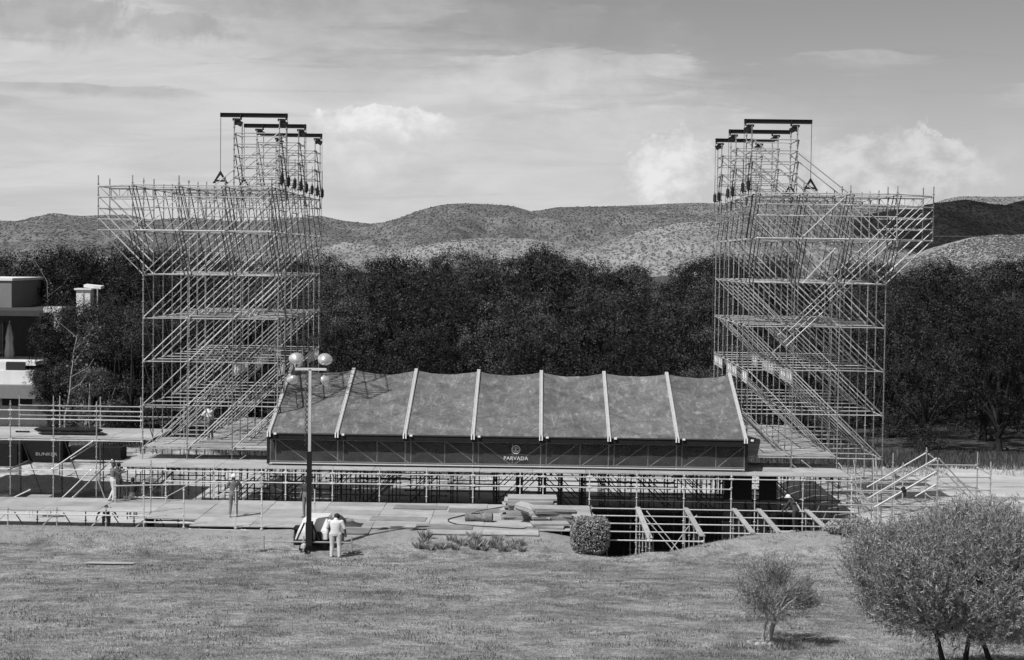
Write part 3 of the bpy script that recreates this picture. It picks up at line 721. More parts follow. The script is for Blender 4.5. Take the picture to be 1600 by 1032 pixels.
    for i in range(4):                            # steep braces in the depth of the tower
        for k in range(7):
            for j in range(6):
                pr = .95 if j >= 4 else (.55 if i in (0, 3) else .22)
                if R_.random() < pr: member('brace', (X(i) + .06, Yk(k), L(j + 1) - .06), (X(i) + .06, Yk(k + 1), L(j) + .06), root, 'steel_dark', .024, 'side_brace')
        for dx in (-.16, 0, .16):
            member('brace', (X(i) + dx, Yk(-1), 12.45), (X(i) + dx, Yk(0), 10.5), root, 'steel_dark')
            member('brace', (X(i) + dx, Yk(-1), 10.5), (X(i) + dx, Yk(0), 8.5), root, 'steel_dark')
    for i in range(3):                            # boarded floors
        for k in range(7):
            for j, lim in ((0, 1.0), (4, .55 if k in (2, 3, 4) else 0), (3, .08)):
                if R_.random() > lim or (j == 0 and k > 1 and i == 0 and side < 0): continue
                if j == 0 and side > 0 and i == 0: continue
                for b in range(3):
                    if j and R_.random() < .25: continue
                    put('plank', box_mesh(BAY - .08, .60, .05, 'plank'), root, ((X(i) + X(i + 1)) / 2, Yk(k) + .40 + b * .64, L(j) + .062 + R_.uniform(0, .006)))
    for i in (2, 3):
        for k in range(7):
            if (i + k) % 3 != 1: girder((X(i), Yk(k) + .08, L(2) - .62), (X(i), Yk(k + 1) - .08, L(2) - .62), .48, root)
    for k, i0 in ((1, 0), (3, 0), (5, 1)):
        for i in range(i0, 3): girder((min(X(i), X(i + 1)) + .06, Yk(k) + .05, 12.02), (max(X(i), X(i + 1)) - .06, Yk(k) + .05, 12.02), .44, root, 'steel')
    girder((min(X(-1), X(0)) + .06, Yk(1) + .05, 12.02), (max(X(-1), X(0)) - .06, Yk(1) + .05, 12.02), .44, root, 'steel')
    for k0 in (0, 3, 6):                          # hoist gantries on top
        for z in (13.0, 13.5, 14.0, 14.5, 15.0):
            for k in (k0, k0 + 1): member('ledger', (X(2), Yk(k), z), (X(3), Yk(k), z), root)
            for i in (2, 3): member('ledger', (X(i), Yk(k0), z - .04), (X(i), Yk(k0 + 1), z - .04), root)
        for k in (k0, k0 + 1):
            member('brace', (X(1.55), Yk(k) - .06, 12.55), (X(3), Yk(k) - .06, 15.05), root); member('brace', (X(2), Yk(k) - .06, 12.3), (X(3), Yk(k) - .06, 14.05), root)
            if side > 0: member('brace', (X(.75), Yk(k) - .1, 12.4), (X(2), Yk(k) - .1, 14.4), root)
        for i in (2, 3):
            for z in (15.0, 14.0): member('brace', (X(i) + .06, Yk(k0), z), (X(i) + .06, Yk(k0 + 1), z - 2), root, 'steel_dark')
        yb = Yk(k0) + .25; xa = X(2) - sg * .68; xb = X(3) + sg * .34
        bm = bmesh.new(); s = abs(xb - xa)
        for zc, hh, ww in ((.085, .025, .16), (0, .145, .05), (-.085, .025, .16)): box_bm(bm, (0, 0, zc), (s, ww, hh))
        for e in (-1, 1): box_bm(bm, (e * (s / 2 - .02), 0, 0), (.035, .155, .18))
        put('hoist_beam', mesh_bm('hoist_beam', bm, 'black_steel'), root, ((xa + xb) / 2, yb, 15.83))
        for i in (2, 3):
            bm = bmesh.new(); box_bm(bm, (0, .1, 0), (.30, .5, .10)); box_bm(bm, (sg * .14, 0, -.16), (.26, .22, .24), Quaternion((0, 1, 0), .5 * sg)); box_bm(bm, (-sg * .05, 0, -.1), (.08, .3, .3)); box_bm(bm, (sg * .22, 0, .15), (.05, .24, .3))
            put('beam_clamp', mesh_bm('beam_clamp', bm, 'black_steel'), root, (X(i) + sg * .05, yb, 15.63))
    return X, Yk
SIDE_L = 'tall pale steel scaffold tower left of the grey stage roof'
SIDE_R = 'tall pale steel scaffold tower right of the grey stage roof'
XL, YK = tower(-18.05, 1, -1, SIDE_L)
XR, _ = tower(15.89, -1, 1, SIDE_R)
# chain hoists along the inner top edge, yokes and chains
hoist_bm = lathe_bm([(-.30, .012), (-.24, .04), (-.2, .05), (-.19, .085), (.17, .085), (.19, .05), (.26, .03), (.34, .01)], 10)
hoist_me = mesh_bm('housing', hoist_bm, 'black_steel')
chain_me = tube_mesh('plain', 1.6, .012, 'black_steel')
ORD = ['first', 'second', 'third', 'fourth', 'fifth', 'sixth', 'seventh', 'eighth']
for X, side, ks in ((XL, 'left', range(8)), (XR, 'right', (0, 1, 3, 4, 6, 7))):
    for n, k in enumerate(ks):
        loc = (X(3) + (.13 if side == 'left' else -.13), YK(k), 12.92 - .01 * k)
        t = thing('chain_hoist', 'black chain hoist on the %s tower inner top edge, %s from front' % (side, ORD[n]), 'hoist', loc, 'chain hoists on the scaffold towers')
        put('housing', hoist_me, t, loc)
        bm = bmesh.new(); box_bm(bm, (0, 0, 0), (.2, .05, .05)); put('clamp', mesh_bm('clamp', bm, 'black_steel'), t, (X(3) + (.05 if side == 'left' else -.05), YK(k), loc[2] - .2))
        put('chain', tube_mesh('plain', .9, .011, 'black_steel'), t, (loc[0], loc[1], loc[2] + .3))
def yoke(X, sg, k0, side, which):
    x = X(2) - sg * .66; y = YK(k0) + .25; zt = 13.30; h = .52; w = .31
    t = thing('lifting_yoke', 'black triangular lifting yoke hanging from the %s beam of the %s tower' % (which, side), 'lifting yoke', (x, y, zt - h), 'lifting yokes')
    bm = bmesh.new(); tri = [(0, h), (-w, 0), (w, 0)]; ins = [(0, h - .2), (-w + .14, .09), (w - .14, .09)]
    lay = []
    for yy in (-.035, .035): lay.append([bm.verts.new((a, yy, b)) for a, b in tri] + [bm.verts.new((a, yy, b)) for a, b in ins])
    for i in range(3):
        j = (i + 1) % 3
        for q in lay: bm.faces.new((q[i], q[j], q[3 + j], q[3 + i]))
        bm.faces.new((lay[0][i], lay[0][j], lay[1][j], lay[1][i])); bm.faces.new((lay[0][3 + i], lay[0][3 + j], lay[1][3 + j], lay[1][3 + i]))
    put('frame', mesh_bm('frame', bm, 'black_steel'), t, t.location)
    put('chain', tube_mesh('plain', 15.72 - zt, .014, 'steel_dark'), t, (x, y, zt - .02))
    for s in (-1, 1): box('foot', (x + s * w * .9 - .06, y - .05, zt - h - .07), (x + s * w * .9 + .06, y + .05, zt - h - .005), 'black_steel', t)
for X, sg, side in ((XL, 1, 'left'), (XR, -1, 'right')):
    for k0, which in ((0, 'front'), (3, 'middle')): yoke(X, sg, k0, side, which)
    for k0, which in ((0, 'front'), (3, 'middle'), (6, 'rear')):
        xx = X(3) + sg * .33; yy = YK(k0) + .25
        tag(put('hoist_chain', tube_mesh('plain', 11.6, .011, 'steel_dark'), None, (xx, yy, 4.2)), 'thin chain hanging down inside the %s tower from its %s beam' % (side, which), 'chain')
tag(path_tube('cable', smooth([(17.95, YK(0), 10.7), (26, YK(1), 10.85), (38, YK(2), 11.4), (60, YK(3), 12.8)]), .016, 'wire'), 'thin cable running off to the right from the right tower', 'cable')

# ------------------------------------------------------------------ stage deck under the roof
def boards(parent, x0, x1, y0, y1, z, m, lx=2.44, ly=1.22, th=.04, name='deck_panel', skip=None, rnd=random.Random(2), lap=0.0):
    nx = max(1, round((x1 - x0) / lx)); ny = max(1, round((y1 - y0) / ly)); ax = (x1 - x0) / nx; ay = (y1 - y0) / ny
    me = box_mesh(ax - .014, ay - .014, th, m, .004, name)
    for i in range(nx):
        for j in range(ny):
            if skip and skip(i, j): continue
            put(name, me, parent, (x0 + (i + .5) * ax + rnd.uniform(-.005, .005), y0 + (j + .5) * ay + rnd.uniform(-.005, .005), z - th / 2 + rnd.uniform(-.006, .006)), (rnd.uniform(-.004, .004), rnd.uniform(-.004, .004), 0))
def stage_deck():
    t = thing('stage_deck', 'wide pale plywood stage deck on dense scaffolding under the grey roof', 'stage deck', (-2, 76, YARD))
    boards(t, -18.6, -11.9, 74.35, 79.0, DECK, 'ply'); boards(t, -11.9, 9.4, 74.35, 88.3, DECK, 'ply', 2.3, 2.4); boards(t, 9.4, 14.0, 74.35, 79.0, DECK, 'ply')
    r = random.Random(11); zt = -.06
    posts = [258, 334, 409, 447, 521, 595, 669, 742, 816, 852, 925, 999, 1073, 1147, 1184, 1259, 1335]
    fx = [(p - 838) / 35.48 for p in posts]
    for n, x in enumerate(fx):
        member('post', (x, 74.2, LOW if x < 2.6 else -5.3), (x, 74.2, .14), t, 'steel_bright')
        if n: 
            for z in ((-.17, -.62) if x < 9 else (-.17,)): member('ledger', (fx[n - 1], 74.18, z), (x, 74.18, z), t, 'steel_bright')
    member('ledger', (-18.5, 74.25, -.14), (fx[0], 74.25, -.14), t, 'steel_bright')
    for n in (0, 1): member('brace', (fx[n], 74.15, LOW + .05), (fx[n + 1], 74.15, -.15), t)
    gx = [-18.4 + 1.035 * k for k in range(32)]
    for rj, y in enumerate((75.6, 77.2, 79.0, 81.0, 83.0, 85.2, 87.6)):  # tubes under the deck in darker steel, deepening the shade there
        back = y > 79.2; last = None
        for gi, x in enumerate(gx):
            if back and not (-12.2 < x < 9.8): continue
            if r.random() < .22: last = x if gi % 2 else last; continue
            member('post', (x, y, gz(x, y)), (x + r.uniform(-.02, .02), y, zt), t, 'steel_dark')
        xs = [x for x in gx if (-12.2 < x < 9.8) or not back]
        for a in range(0, len(xs) - 2, 2):
            for z in (-.25, -.75, -1.3):
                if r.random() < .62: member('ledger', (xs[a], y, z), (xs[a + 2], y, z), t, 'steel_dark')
            q = r.random()
            if q < .5:
                s = 1 if xs[a] < -1 else -1
                p0, p1 = (xs[a], xs[a + 2]) if s < 0 else (xs[a + 2], xs[a])
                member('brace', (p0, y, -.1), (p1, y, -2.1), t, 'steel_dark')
                if q < .3: member('brace', (p0 + .3 * s, y + .3, -.1), (p1 + .3 * s, y + .3, -2.1), t, 'steel_dark')
    for x in gx[::2]:                             # short stubs and couplers under the deck edge
        for k in range(2): 
            if r.random() < .8: box('coupler', (x + k * .5 - .05, 74.45, -.16), (x + k * .5 + .06, 74.55, -.05), 'black_steel', t)
    for x in (-.62, .42, 9.1, 10.2, 8.6): box('dark_filler', (x - .12, 75.0, -3), (x + .12 + (.5 if x > 8 else 0), 75.1, -.07), 'black_fabric', t)  # added dark sheets standing in for shaded uprights
stage_deck()

# ------------------------------------------------------------------ stage roof
def stage_roof():
    x0, x1, n = -11.92, 9.42, 7; bw = (x1 - x0) / n; ye, yr, yb = 75.15, 82.0, 88.85; ze, zr = 1.50, 3.92
    t = thing('stage_roof', 'low grey fabric stage roof with pale ribs resting on the deck', 'stage roof', (-1.2, 82, DECK))
    NU, NV = 12, 14
    for half in (0, 1):
        for b in range(n):
            v = []; f = []; r = random.Random(b + 20 * half)
            for i in range(NU + 1):
                for j in range(NV + 1):
                    u_ = i / NU; w = j / NV
                    y = ye + (yr - ye) * w if not half else yb + (yr - yb) * w
                    z = ze + (zr - ze) * (w ** .96)
                    sag = 4 * u_ * (1 - u_) * (.05 + .13 * w) * (1 + .15 * math.sin(b * 2.1)) + .05 * math.sin(math.pi * w) * 2 * math.sin(math.pi * u_)
                    wr = .012 * math.sin(7 * w + 5 * u_ + b) + .01 * math.sin(19 * u_ - 4 * w + 2 * b)
                    v.append((x0 + bw * (b + u_), y, z - sag + wr * math.sin(math.pi * u_)))
            for i in range(NU):
                for j in range(NV):
                    a = i * (NV + 1) + j; f.append((a, a + NV + 1, a + NV + 2, a + 1))
            put('canopy_panel', mesh_np('canopy_panel', v, f, 'canopy', True), t)
        for b in range(n + 1):
            x = x0 + bw * b; ya = ye - .05 if not half else yb + .05
            bm = bmesh.new(); d = Vector((0, yr - ya, zr + .04 - ze)); L = d.length; q = d.to_track_quat('Y', 'Z')
            box_bm(bm, (0, 0, 0), (.16, L, .07)); box_bm(bm, (-.05, 0, .042), (.02, L, .02)); box_bm(bm, (.05, 0, .042), (.02, L, .02))
            o = put('rib', mesh_bm('rib', bm, 'canopy_seam'), t, (x, (ya + yr) / 2, (ze + zr) / 2 + .045), q)
            if not half:
                bm = bmesh.new(); box_bm(bm, (-.055, 0, 0), (.05, .10, .22)); box_bm(bm, (.055, 0, 0), (.05, .10, .22)); box_bm(bm, (.28, 0, .03), (.12, .05, .08))
                put('rib_foot', mesh_bm('rib_foot', bm, 'print_white'), t, (x, ye - .10, ze - .06))
    box('eave_shade', (x0 - .02, ye - .02, ze - .30), (x1 + .02, ye + .06, ze - .03), 'black_fabric', t)  # black strip standing in for the shadow under the eave
    box('eave_tube', (x0 - .03, ye - .06, ze - .05), (x1 + .03, ye + .0, ze + .0), 'steel_dark', t)
    # front truss behind the printed scrim
    yf = 75.52
    zt, zb2 = 1.17, .17
    for z, m in ((zt, 'truss'), (zb2, 'truss')): member('plain', (x0 - .1, yf, z), (x1 + .05, yf, z), t, m, .03, 'truss_chord')
    step = bw / 2
    for k in range(2 * n + 1):
        x = x0 + step * k + .25; 
        if x < x1: member('plain', (x, yf, zb2), (x, yf, zt), t, 'truss', .022, 'truss_upright')
        if k < 2 * n:
            a, b = (zt, zb2) if k < n else (zb2, zt)
            member('plain', (x + .06, yf, a), (min(x + step - .06, x1), yf, b), t, 'truss', .022, 'truss_diagonal')
    for b in range(n + 1): member('plain', (x0 + bw * b, yf - .02, .06), (x0 + bw * b, yf - .02, ze), t, 'truss', .03, 'truss_upright')
    scrims = []
    for b in range(n):
        v = []; f = []; NX, NZ = 14, 6
        for i in range(NX + 1):
            for j in range(NZ + 1):
                v.append((x0 + bw * (b + i / NX), yf - .09 + .02 * math.sin(i * .9 + b * 2) * math.sin(j * .8 + b), .14 + (zt + .05 - .14) * j / NZ))
        for i in range(NX):
            for j in range(NZ): a = i * (NZ + 1) + j; f.append((a, a + NZ + 1, a + NZ + 2, a + 1))
        scrims.append(put('scrim', mesh_np('scrim', v, f, 'scrim', True), t))
    box('scrim_rail', (x0, yf - .16, .09), (x1, yf - .105, .135), 'truss', t)
    box('gap_shade', (x0 + .1, yf + .02, .01), (x1 - .1, yf + .06, .14), 'black_fabric', t)  # black strip standing in for the shaded opening above the deck
    box('black_lining', (x0 + .1, yf + 1.2, .02), (x1 - .1, yf + 1.25, ze + .2), 'black_fabric', t)
    for x in (x0 - .14, x1 + .04): box('end_frame', (x, yf - .1, .06), (x + .1, yf + .12, ze - .1), 'black_steel', t)
    for x in (x0 + .02, x1 - .02):
        bm = bmesh.new(); vs = [bm.verts.new(p) for p in ((x, yf + .1, .05), (x, yb, .05), (x, yb, ze - .05), (x, yr, zr - .1), (x, yf + .1, ze - .05))]; bm.faces.new(vs)
        r = bmesh.ops.extrude_face_region(bm, geom=bm.faces[:]); bmesh.ops.translate(bm, vec=(.02, 0, 0), verts=[g for g in r['geom'] if isinstance(g, bmesh.types.BMVert)])
        put('gable', mesh_bm('gable', bm, 'black_fabric'), t)
    # emblem and lettering
    lx = at(806, 715, yf - .12); yl = yf - .125; panel = scrims[int((lx.x - x0) / bw)]
    def text(s, size, x, z, sx=1.0):
        cu = bpy.data.curves.new('lettering', 'FONT'); cu.body = s; cu.align_x = 'CENTER'; cu.size = size; cu.extrude = .003; cu.space_character = 1.05
        o = bpy.data.objects.new('lettering', cu); COL.objects.link(o)
        me = bpy.data.meshes.new_from_object(o.evaluated_get(bpy.context.evaluated_depsgraph_get())); bpy.data.objects.remove(o)
        me.materials.clear(); me.materials.append(MATS['print_logo']); return put('lettering', me, panel, (x, yl, z), (math.pi / 2, 0, 0), (sx, 1, 1))
    text('PARVADA', .235, lx.x, at(806, 719.3, yl).z, 1.02)
    bm = bmesh.new(); N = 28
    def ring(r0, r1, a0=0, a1=2 * math.pi, cx=0, cz=0):
        m_ = max(4, int(N * (a1 - a0) / 6.283)); prev = None
        for k in range(m_ + 1):
            a = a0 + (a1 - a0) * k / m_; p = [bm.verts.new((cx + math.cos(a) * q, 0, cz + math.sin(a) * q)) for q in (r0, r1)]
            if prev: bm.faces.new((prev[0], p[0], p[1], prev[1]))
            prev = p
    ring(.165, .195); ring(.105, .13, math.pi * 1.05, math.pi * 1.95); ring(.055, .075, math.pi * 1.1, math.pi * 1.9, 0, -.01)
    ring(.10, .115, .35, math.pi - .35); ring(.0, .035, 0, 6.283, -.01, .0)
    for (a, b) in (((-.012, -.01), (.012, -.12)), ((-.05, .05), (.05, .065))):
        bm.faces.new([bm.verts.new((x, 0, z)) for x, z in ((a[0], a[1]), (b[0], a[1]), (b[0], b[1]), (a[0], b[1]))])
    put('emblem', mesh_bm('emblem', bm, 'print_logo'), panel, (lx.x, yl, at(806, 703, yl).z))
stage_roof()

# ------------------------------------------------------------------ lower deck and open scaffold on the right
def lower_deck():
    t = thing('lower_deck', 'low pale plywood deck in front of the stage with stepped left edge', 'stage deck', (-8, 70, YARD))
    boards(t, -30.5, -16.0, 70.3, 73.95, LOW, 'ply'); boards(t, -16.0, -13.8, 68.6, 73.95, LOW, 'ply', 2.2, 1.34)
    boards(t, -13.8, -6.5, 66.9, 73.95, LOW, 'ply'); boards(t, -6.5, 2.45, 65.9, 73.95, LOW, 'ply', 2.24, 1.15, skip=lambda i, j: (i, j) in ((3, 0), (0, 0)))
    boards(t, -9.2, -6.5, 65.75, 66.88, LOW - .02, 'ply_grey', 2.6, 1.1)
    for x0, y0 in ((-4.9, 72.6), (-2.5, 71.9), (-5.6, 69.3), (-3.6, 67.4)):   # odd darker sheets laid on top
        put('deck_panel', box_mesh(2.3, 1.1, .018, 'ply_grey', .003), t, (x0, y0, LOW + .018), (0, 0, random.uniform(-.05, .05)))
    for px, y in ((224, 68.6), (287, 66.9), (369, 66.9), (410, 66.85)):
        x = (px - 838) / FPX * y; member('post', (x, y - .08, gz(x, y) - .1), (x, y - .08, LOW + 1.55), t, 'steel_bright')
    for x in [-24.2 + 2.07 * k for k in range(4)] + [-16.1]:
        member('post', (x, 70.2, gz(x, 70.2)), (x, 70.2, LOW + (.15 if x < -17 else 2.2)), t, 'steel')
        member('brace', (x + .25, 70.3, LOW - .1), (x + .75, 70.9, -2.6), t, 'steel_dark'); member('post', (x + .95, 71.2, -2.7), (x + .95, 71.2, LOW - .06), t, 'steel_dark')
        member('brace', (x - .1, 70.3, LOW - .15), (x - 1.1, 70.4, -2.5), t, 'steel')
    for a, b, y in ((-30, -24.2, 70.15), (-24.2, -20.06, 70.15), (-20.06, -16.1, 70.15), (-16.0, -13.85, 68.5), (-13.8, -11.6, 66.8), (-11.6, -8.4, 66.8)):
        member('ledger', (a, y, LOW - .16), (b, y, LOW - .16), t, 'steel_bright', .03)
    for a, b, y in ((-15.9, -13.85, 68.5), ): member('ledger', (a, y, LOW - .45), (b, y, LOW - .45), t, 'steel_bright'); 
    for a, b, y in ((-15.9, -13.9, 70.2), (-13.7, -9.0, 68.4)): member('ledger', (a, y, LOW - .35), (b, y, LOW - .35), t, 'steel_dark')
    box('dark_filler', (-16.05, 68.9, -2.7), (-15.95, 70.2, LOW - .05), 'black_fabric', t)
    # guard rail posts standing on the deck by the mast
    x = (493 - 838) / FPX * 68.5; member('post', (x, 68.5, LOW + .01), (x, 68.5, LOW + 1.3), t, 'steel_bright')
    x = (178 - 838) / FPX * 72.6; member('post', (x, 72.6, LOW + .01), (x, 72.6, LOW + 1.05), t, 'steel_bright')
    x2 = (258 - 838) / FPX * 73.2; member('post', (x2, 73.2, LOW + .01), (x2, 73.2, LOW + .95), t, 'steel_bright')
    member('ledger', (x, 72.6, LOW + .75), (x2, 73.2, LOW + .75), t, 'steel_bright'); member('ledger', (x2, 73.2, LOW + .75), (-12.1, 74.05, LOW + .78), t, 'steel_bright')
    member('ledger', (x + .1, 73.6, LOW + .12), (x2, 73.6, LOW + .12), t, 'steel_bright')
lower_deck()
def open_scaffold():
    t = thing('open_scaffold', 'open unboarded scaffold grid over the dark pit right of the clipped bush', 'scaffold', (8, 69, -5.4))
    gx = [2.5, 4.5, 6.6, 8.7, 9.77, 11.85, 13.95]; ys = [64.9 + 2.07 * k for k in range(5)]
    for j, y in enumerate(ys):
        for i in range(len(gx) - 1):
            if y < 65 and gx[i] > 6: continue
            if y < 68 and max(lz(gx[i], y), lz(gx[i + 1], y), lz((gx[i] + gx[i + 1]) / 2, y)) > LOW - .02: continue
            member('ledger', (gx[i], y, LOW), (gx[i + 1], y, LOW), t, 'steel_bright', .028)
        for x in gx:
            g = min(gz(x, y), lz(x, y)) if y < 70 else gz(x, y)
            if y < 68 and lz(x, y) > LOW - .15: continue
            member('post', (x, y, g - .05), (x, y, LOW + (.12 if j else .3)), t, 'steel')
        for k, x in enumerate(gx[1:-1]):
            if j < 4: member('brace', (x + .1, ys[j + 1], LOW - .1), (x + .6 + .4 * (k % 2), ys[j + 1], LOW - 2.6), t, 'steel_dark')
    for k, x in enumerate(gx[1:-1]):
        end = 65.0 if x < 6 else (65.9 if x < 8 else (66.8 if x < 9 else 67.0))
        o = put('transom_plank', box_mesh(.22, 73.2 - end, .06, 'plank', .004), t, (x + .02, (73.2 + end) / 2, LOW + .06))
    for (x0, y0, x1, z1) in ((4.6, 73, 6.9, -4), (4.9, 73, 7.2, -4.1), (7.0, 72, 5.2, -3.6)): member('brace', (x0, y0, LOW - .05), (x1, y0 - 1.4, z1), t, 'steel')
    for y in (75.0, 76.2):
        member('ledger', (2.5, y, LOW + .1), (13.9, y, LOW + .06), t, 'steel_dark')
    # raking tubes at the outer corner below the right tower
    for (x0, y0, z0, x1, y1, z1) in ((13.9, 77, .3, 15.9, 75.2, -2.4), (12.2, 77, .4, 16.1, 76, -2.5), (14.6, 77, .45, 14.6, 75.0, -2.5), (15.5, 77, .45, 15.2, 75.0, -2.5), (16, 79, .45, 15.7, 76.5, -2.5)):
        member('brace', (x0, y0, z0), (x1, y1, z1), t, 'steel')
    for z in (-.3, -.8, -1.3): member('ledger', (13.95, 75.2, z), (16.2, 75.2, z), t, 'steel')
    for x in (14.6, 15.3, 16.1): member('post', (x, 75.2, YARD), (x, 75.2, .3), t, 'steel')
open_scaffold()

# ------------------------------------------------------------------ scaffold stair on the right
def right_stair():
    t = thing('scaffold_stair', 'open scaffold stair with sloping handrails behind the large olive tree', 'scaffold stair', (16.5, 67, YARD))
    Y0, Y1 = 66.3, 68.4; zt = 1.75
    P = {}
    for nm, px, y in (('a', 1395, Y1), ('b', 1411, Y0 + 1), ('c', 1447, Y1), ('d', 1465, Y0), ('e', 1527, Y1), ('f', 1548, Y0)):
        x = at(px, 740, y).x; P[nm] = x; top = {'a': 1.75, 'b': 1.5, 'c': 2.0, 'd': 1.75, 'e': 1.85, 'f': 1.7}[nm]
        member('post', (x, y, -2.4), (x, y, top), t)
    for z in (1.08, .58, .08, -.42): member('ledger', (P['d'], Y0, z), (P['f'], Y0, z), t)
    for z in (1.3, .4, -.5): member('ledger', (P['c'], Y1, z), (P['e'], Y1, z), t)
    for z in (.2, -.4): member('ledger', (P['a'] - 2.2, Y1, z), (P['c'], Y1, z), t)
    for z in (1.2, .1): member('ledger', (P['d'], Y0, z), (P['c'], Y1, z), t); member('ledger', (P['f'], Y0, z), (P['e'], Y1, z), t)
    def ln(a, b, y, m='steel_bright', r=.03): member('brace', at(*a, y), at(*b, y), t, m, r, 'handrail')
    ln((1447, 708), (1354, 762), Y1); ln((1464, 716), (1356, 779), Y0); ln((1462, 719), (1372, 772), Y0 + .02); ln((1463, 737), (1366, 793), Y0); ln((1460, 741), (1372, 791), Y0 + .03)
    ln((1463, 757), (1430, 776), Y0); ln((1466, 716), (1538, 792), Y0, 'steel'); ln((1450, 709), (1466, 722), Y1, 'steel'); ln((1477, 738), (1515, 778), Y1, 'steel')
    a = at(1380, 732, Y1 + .3); b = at(1406, 748, Y1 + .3); d = b - a
    put('plank', box_mesh(d.length, .3, .16, 'plank'), t, (a + b) / 2, (0, math.atan2(-d.z, d.x), 0))
    g = at(1412.5, 767, Y0 - .05); gl = thing('work_glove', 'black glove hung over the stair handrail above the large olive', 'glove', g)
    bm = bmesh.new()
    for M in (Matrix.Translation((0, 0, .02)) @ Matrix.Diagonal((.09, .06, .10, 1)), Matrix.Translation((-.07, 0, .07)) @ Matrix.Diagonal((.06, .04, .05, 1)), Matrix.Translation((.03, 0, -.13)) @ Matrix.Diagonal((.055, .045, .11, 1)), Matrix.Translation((-.02, 0, .12)) @ Matrix.Diagonal((.07, .05, .05, 1)), Matrix.Translation((.08, 0, -.02)) @ Matrix.Diagonal((.03, .03, .08, 1))):
        bmesh.ops.create_icosphere(bm, subdivisions=2, radius=1, matrix=M)
    put('shell', mesh_bm('shell', bm, 'rubber', True), gl, g)
right_stair()

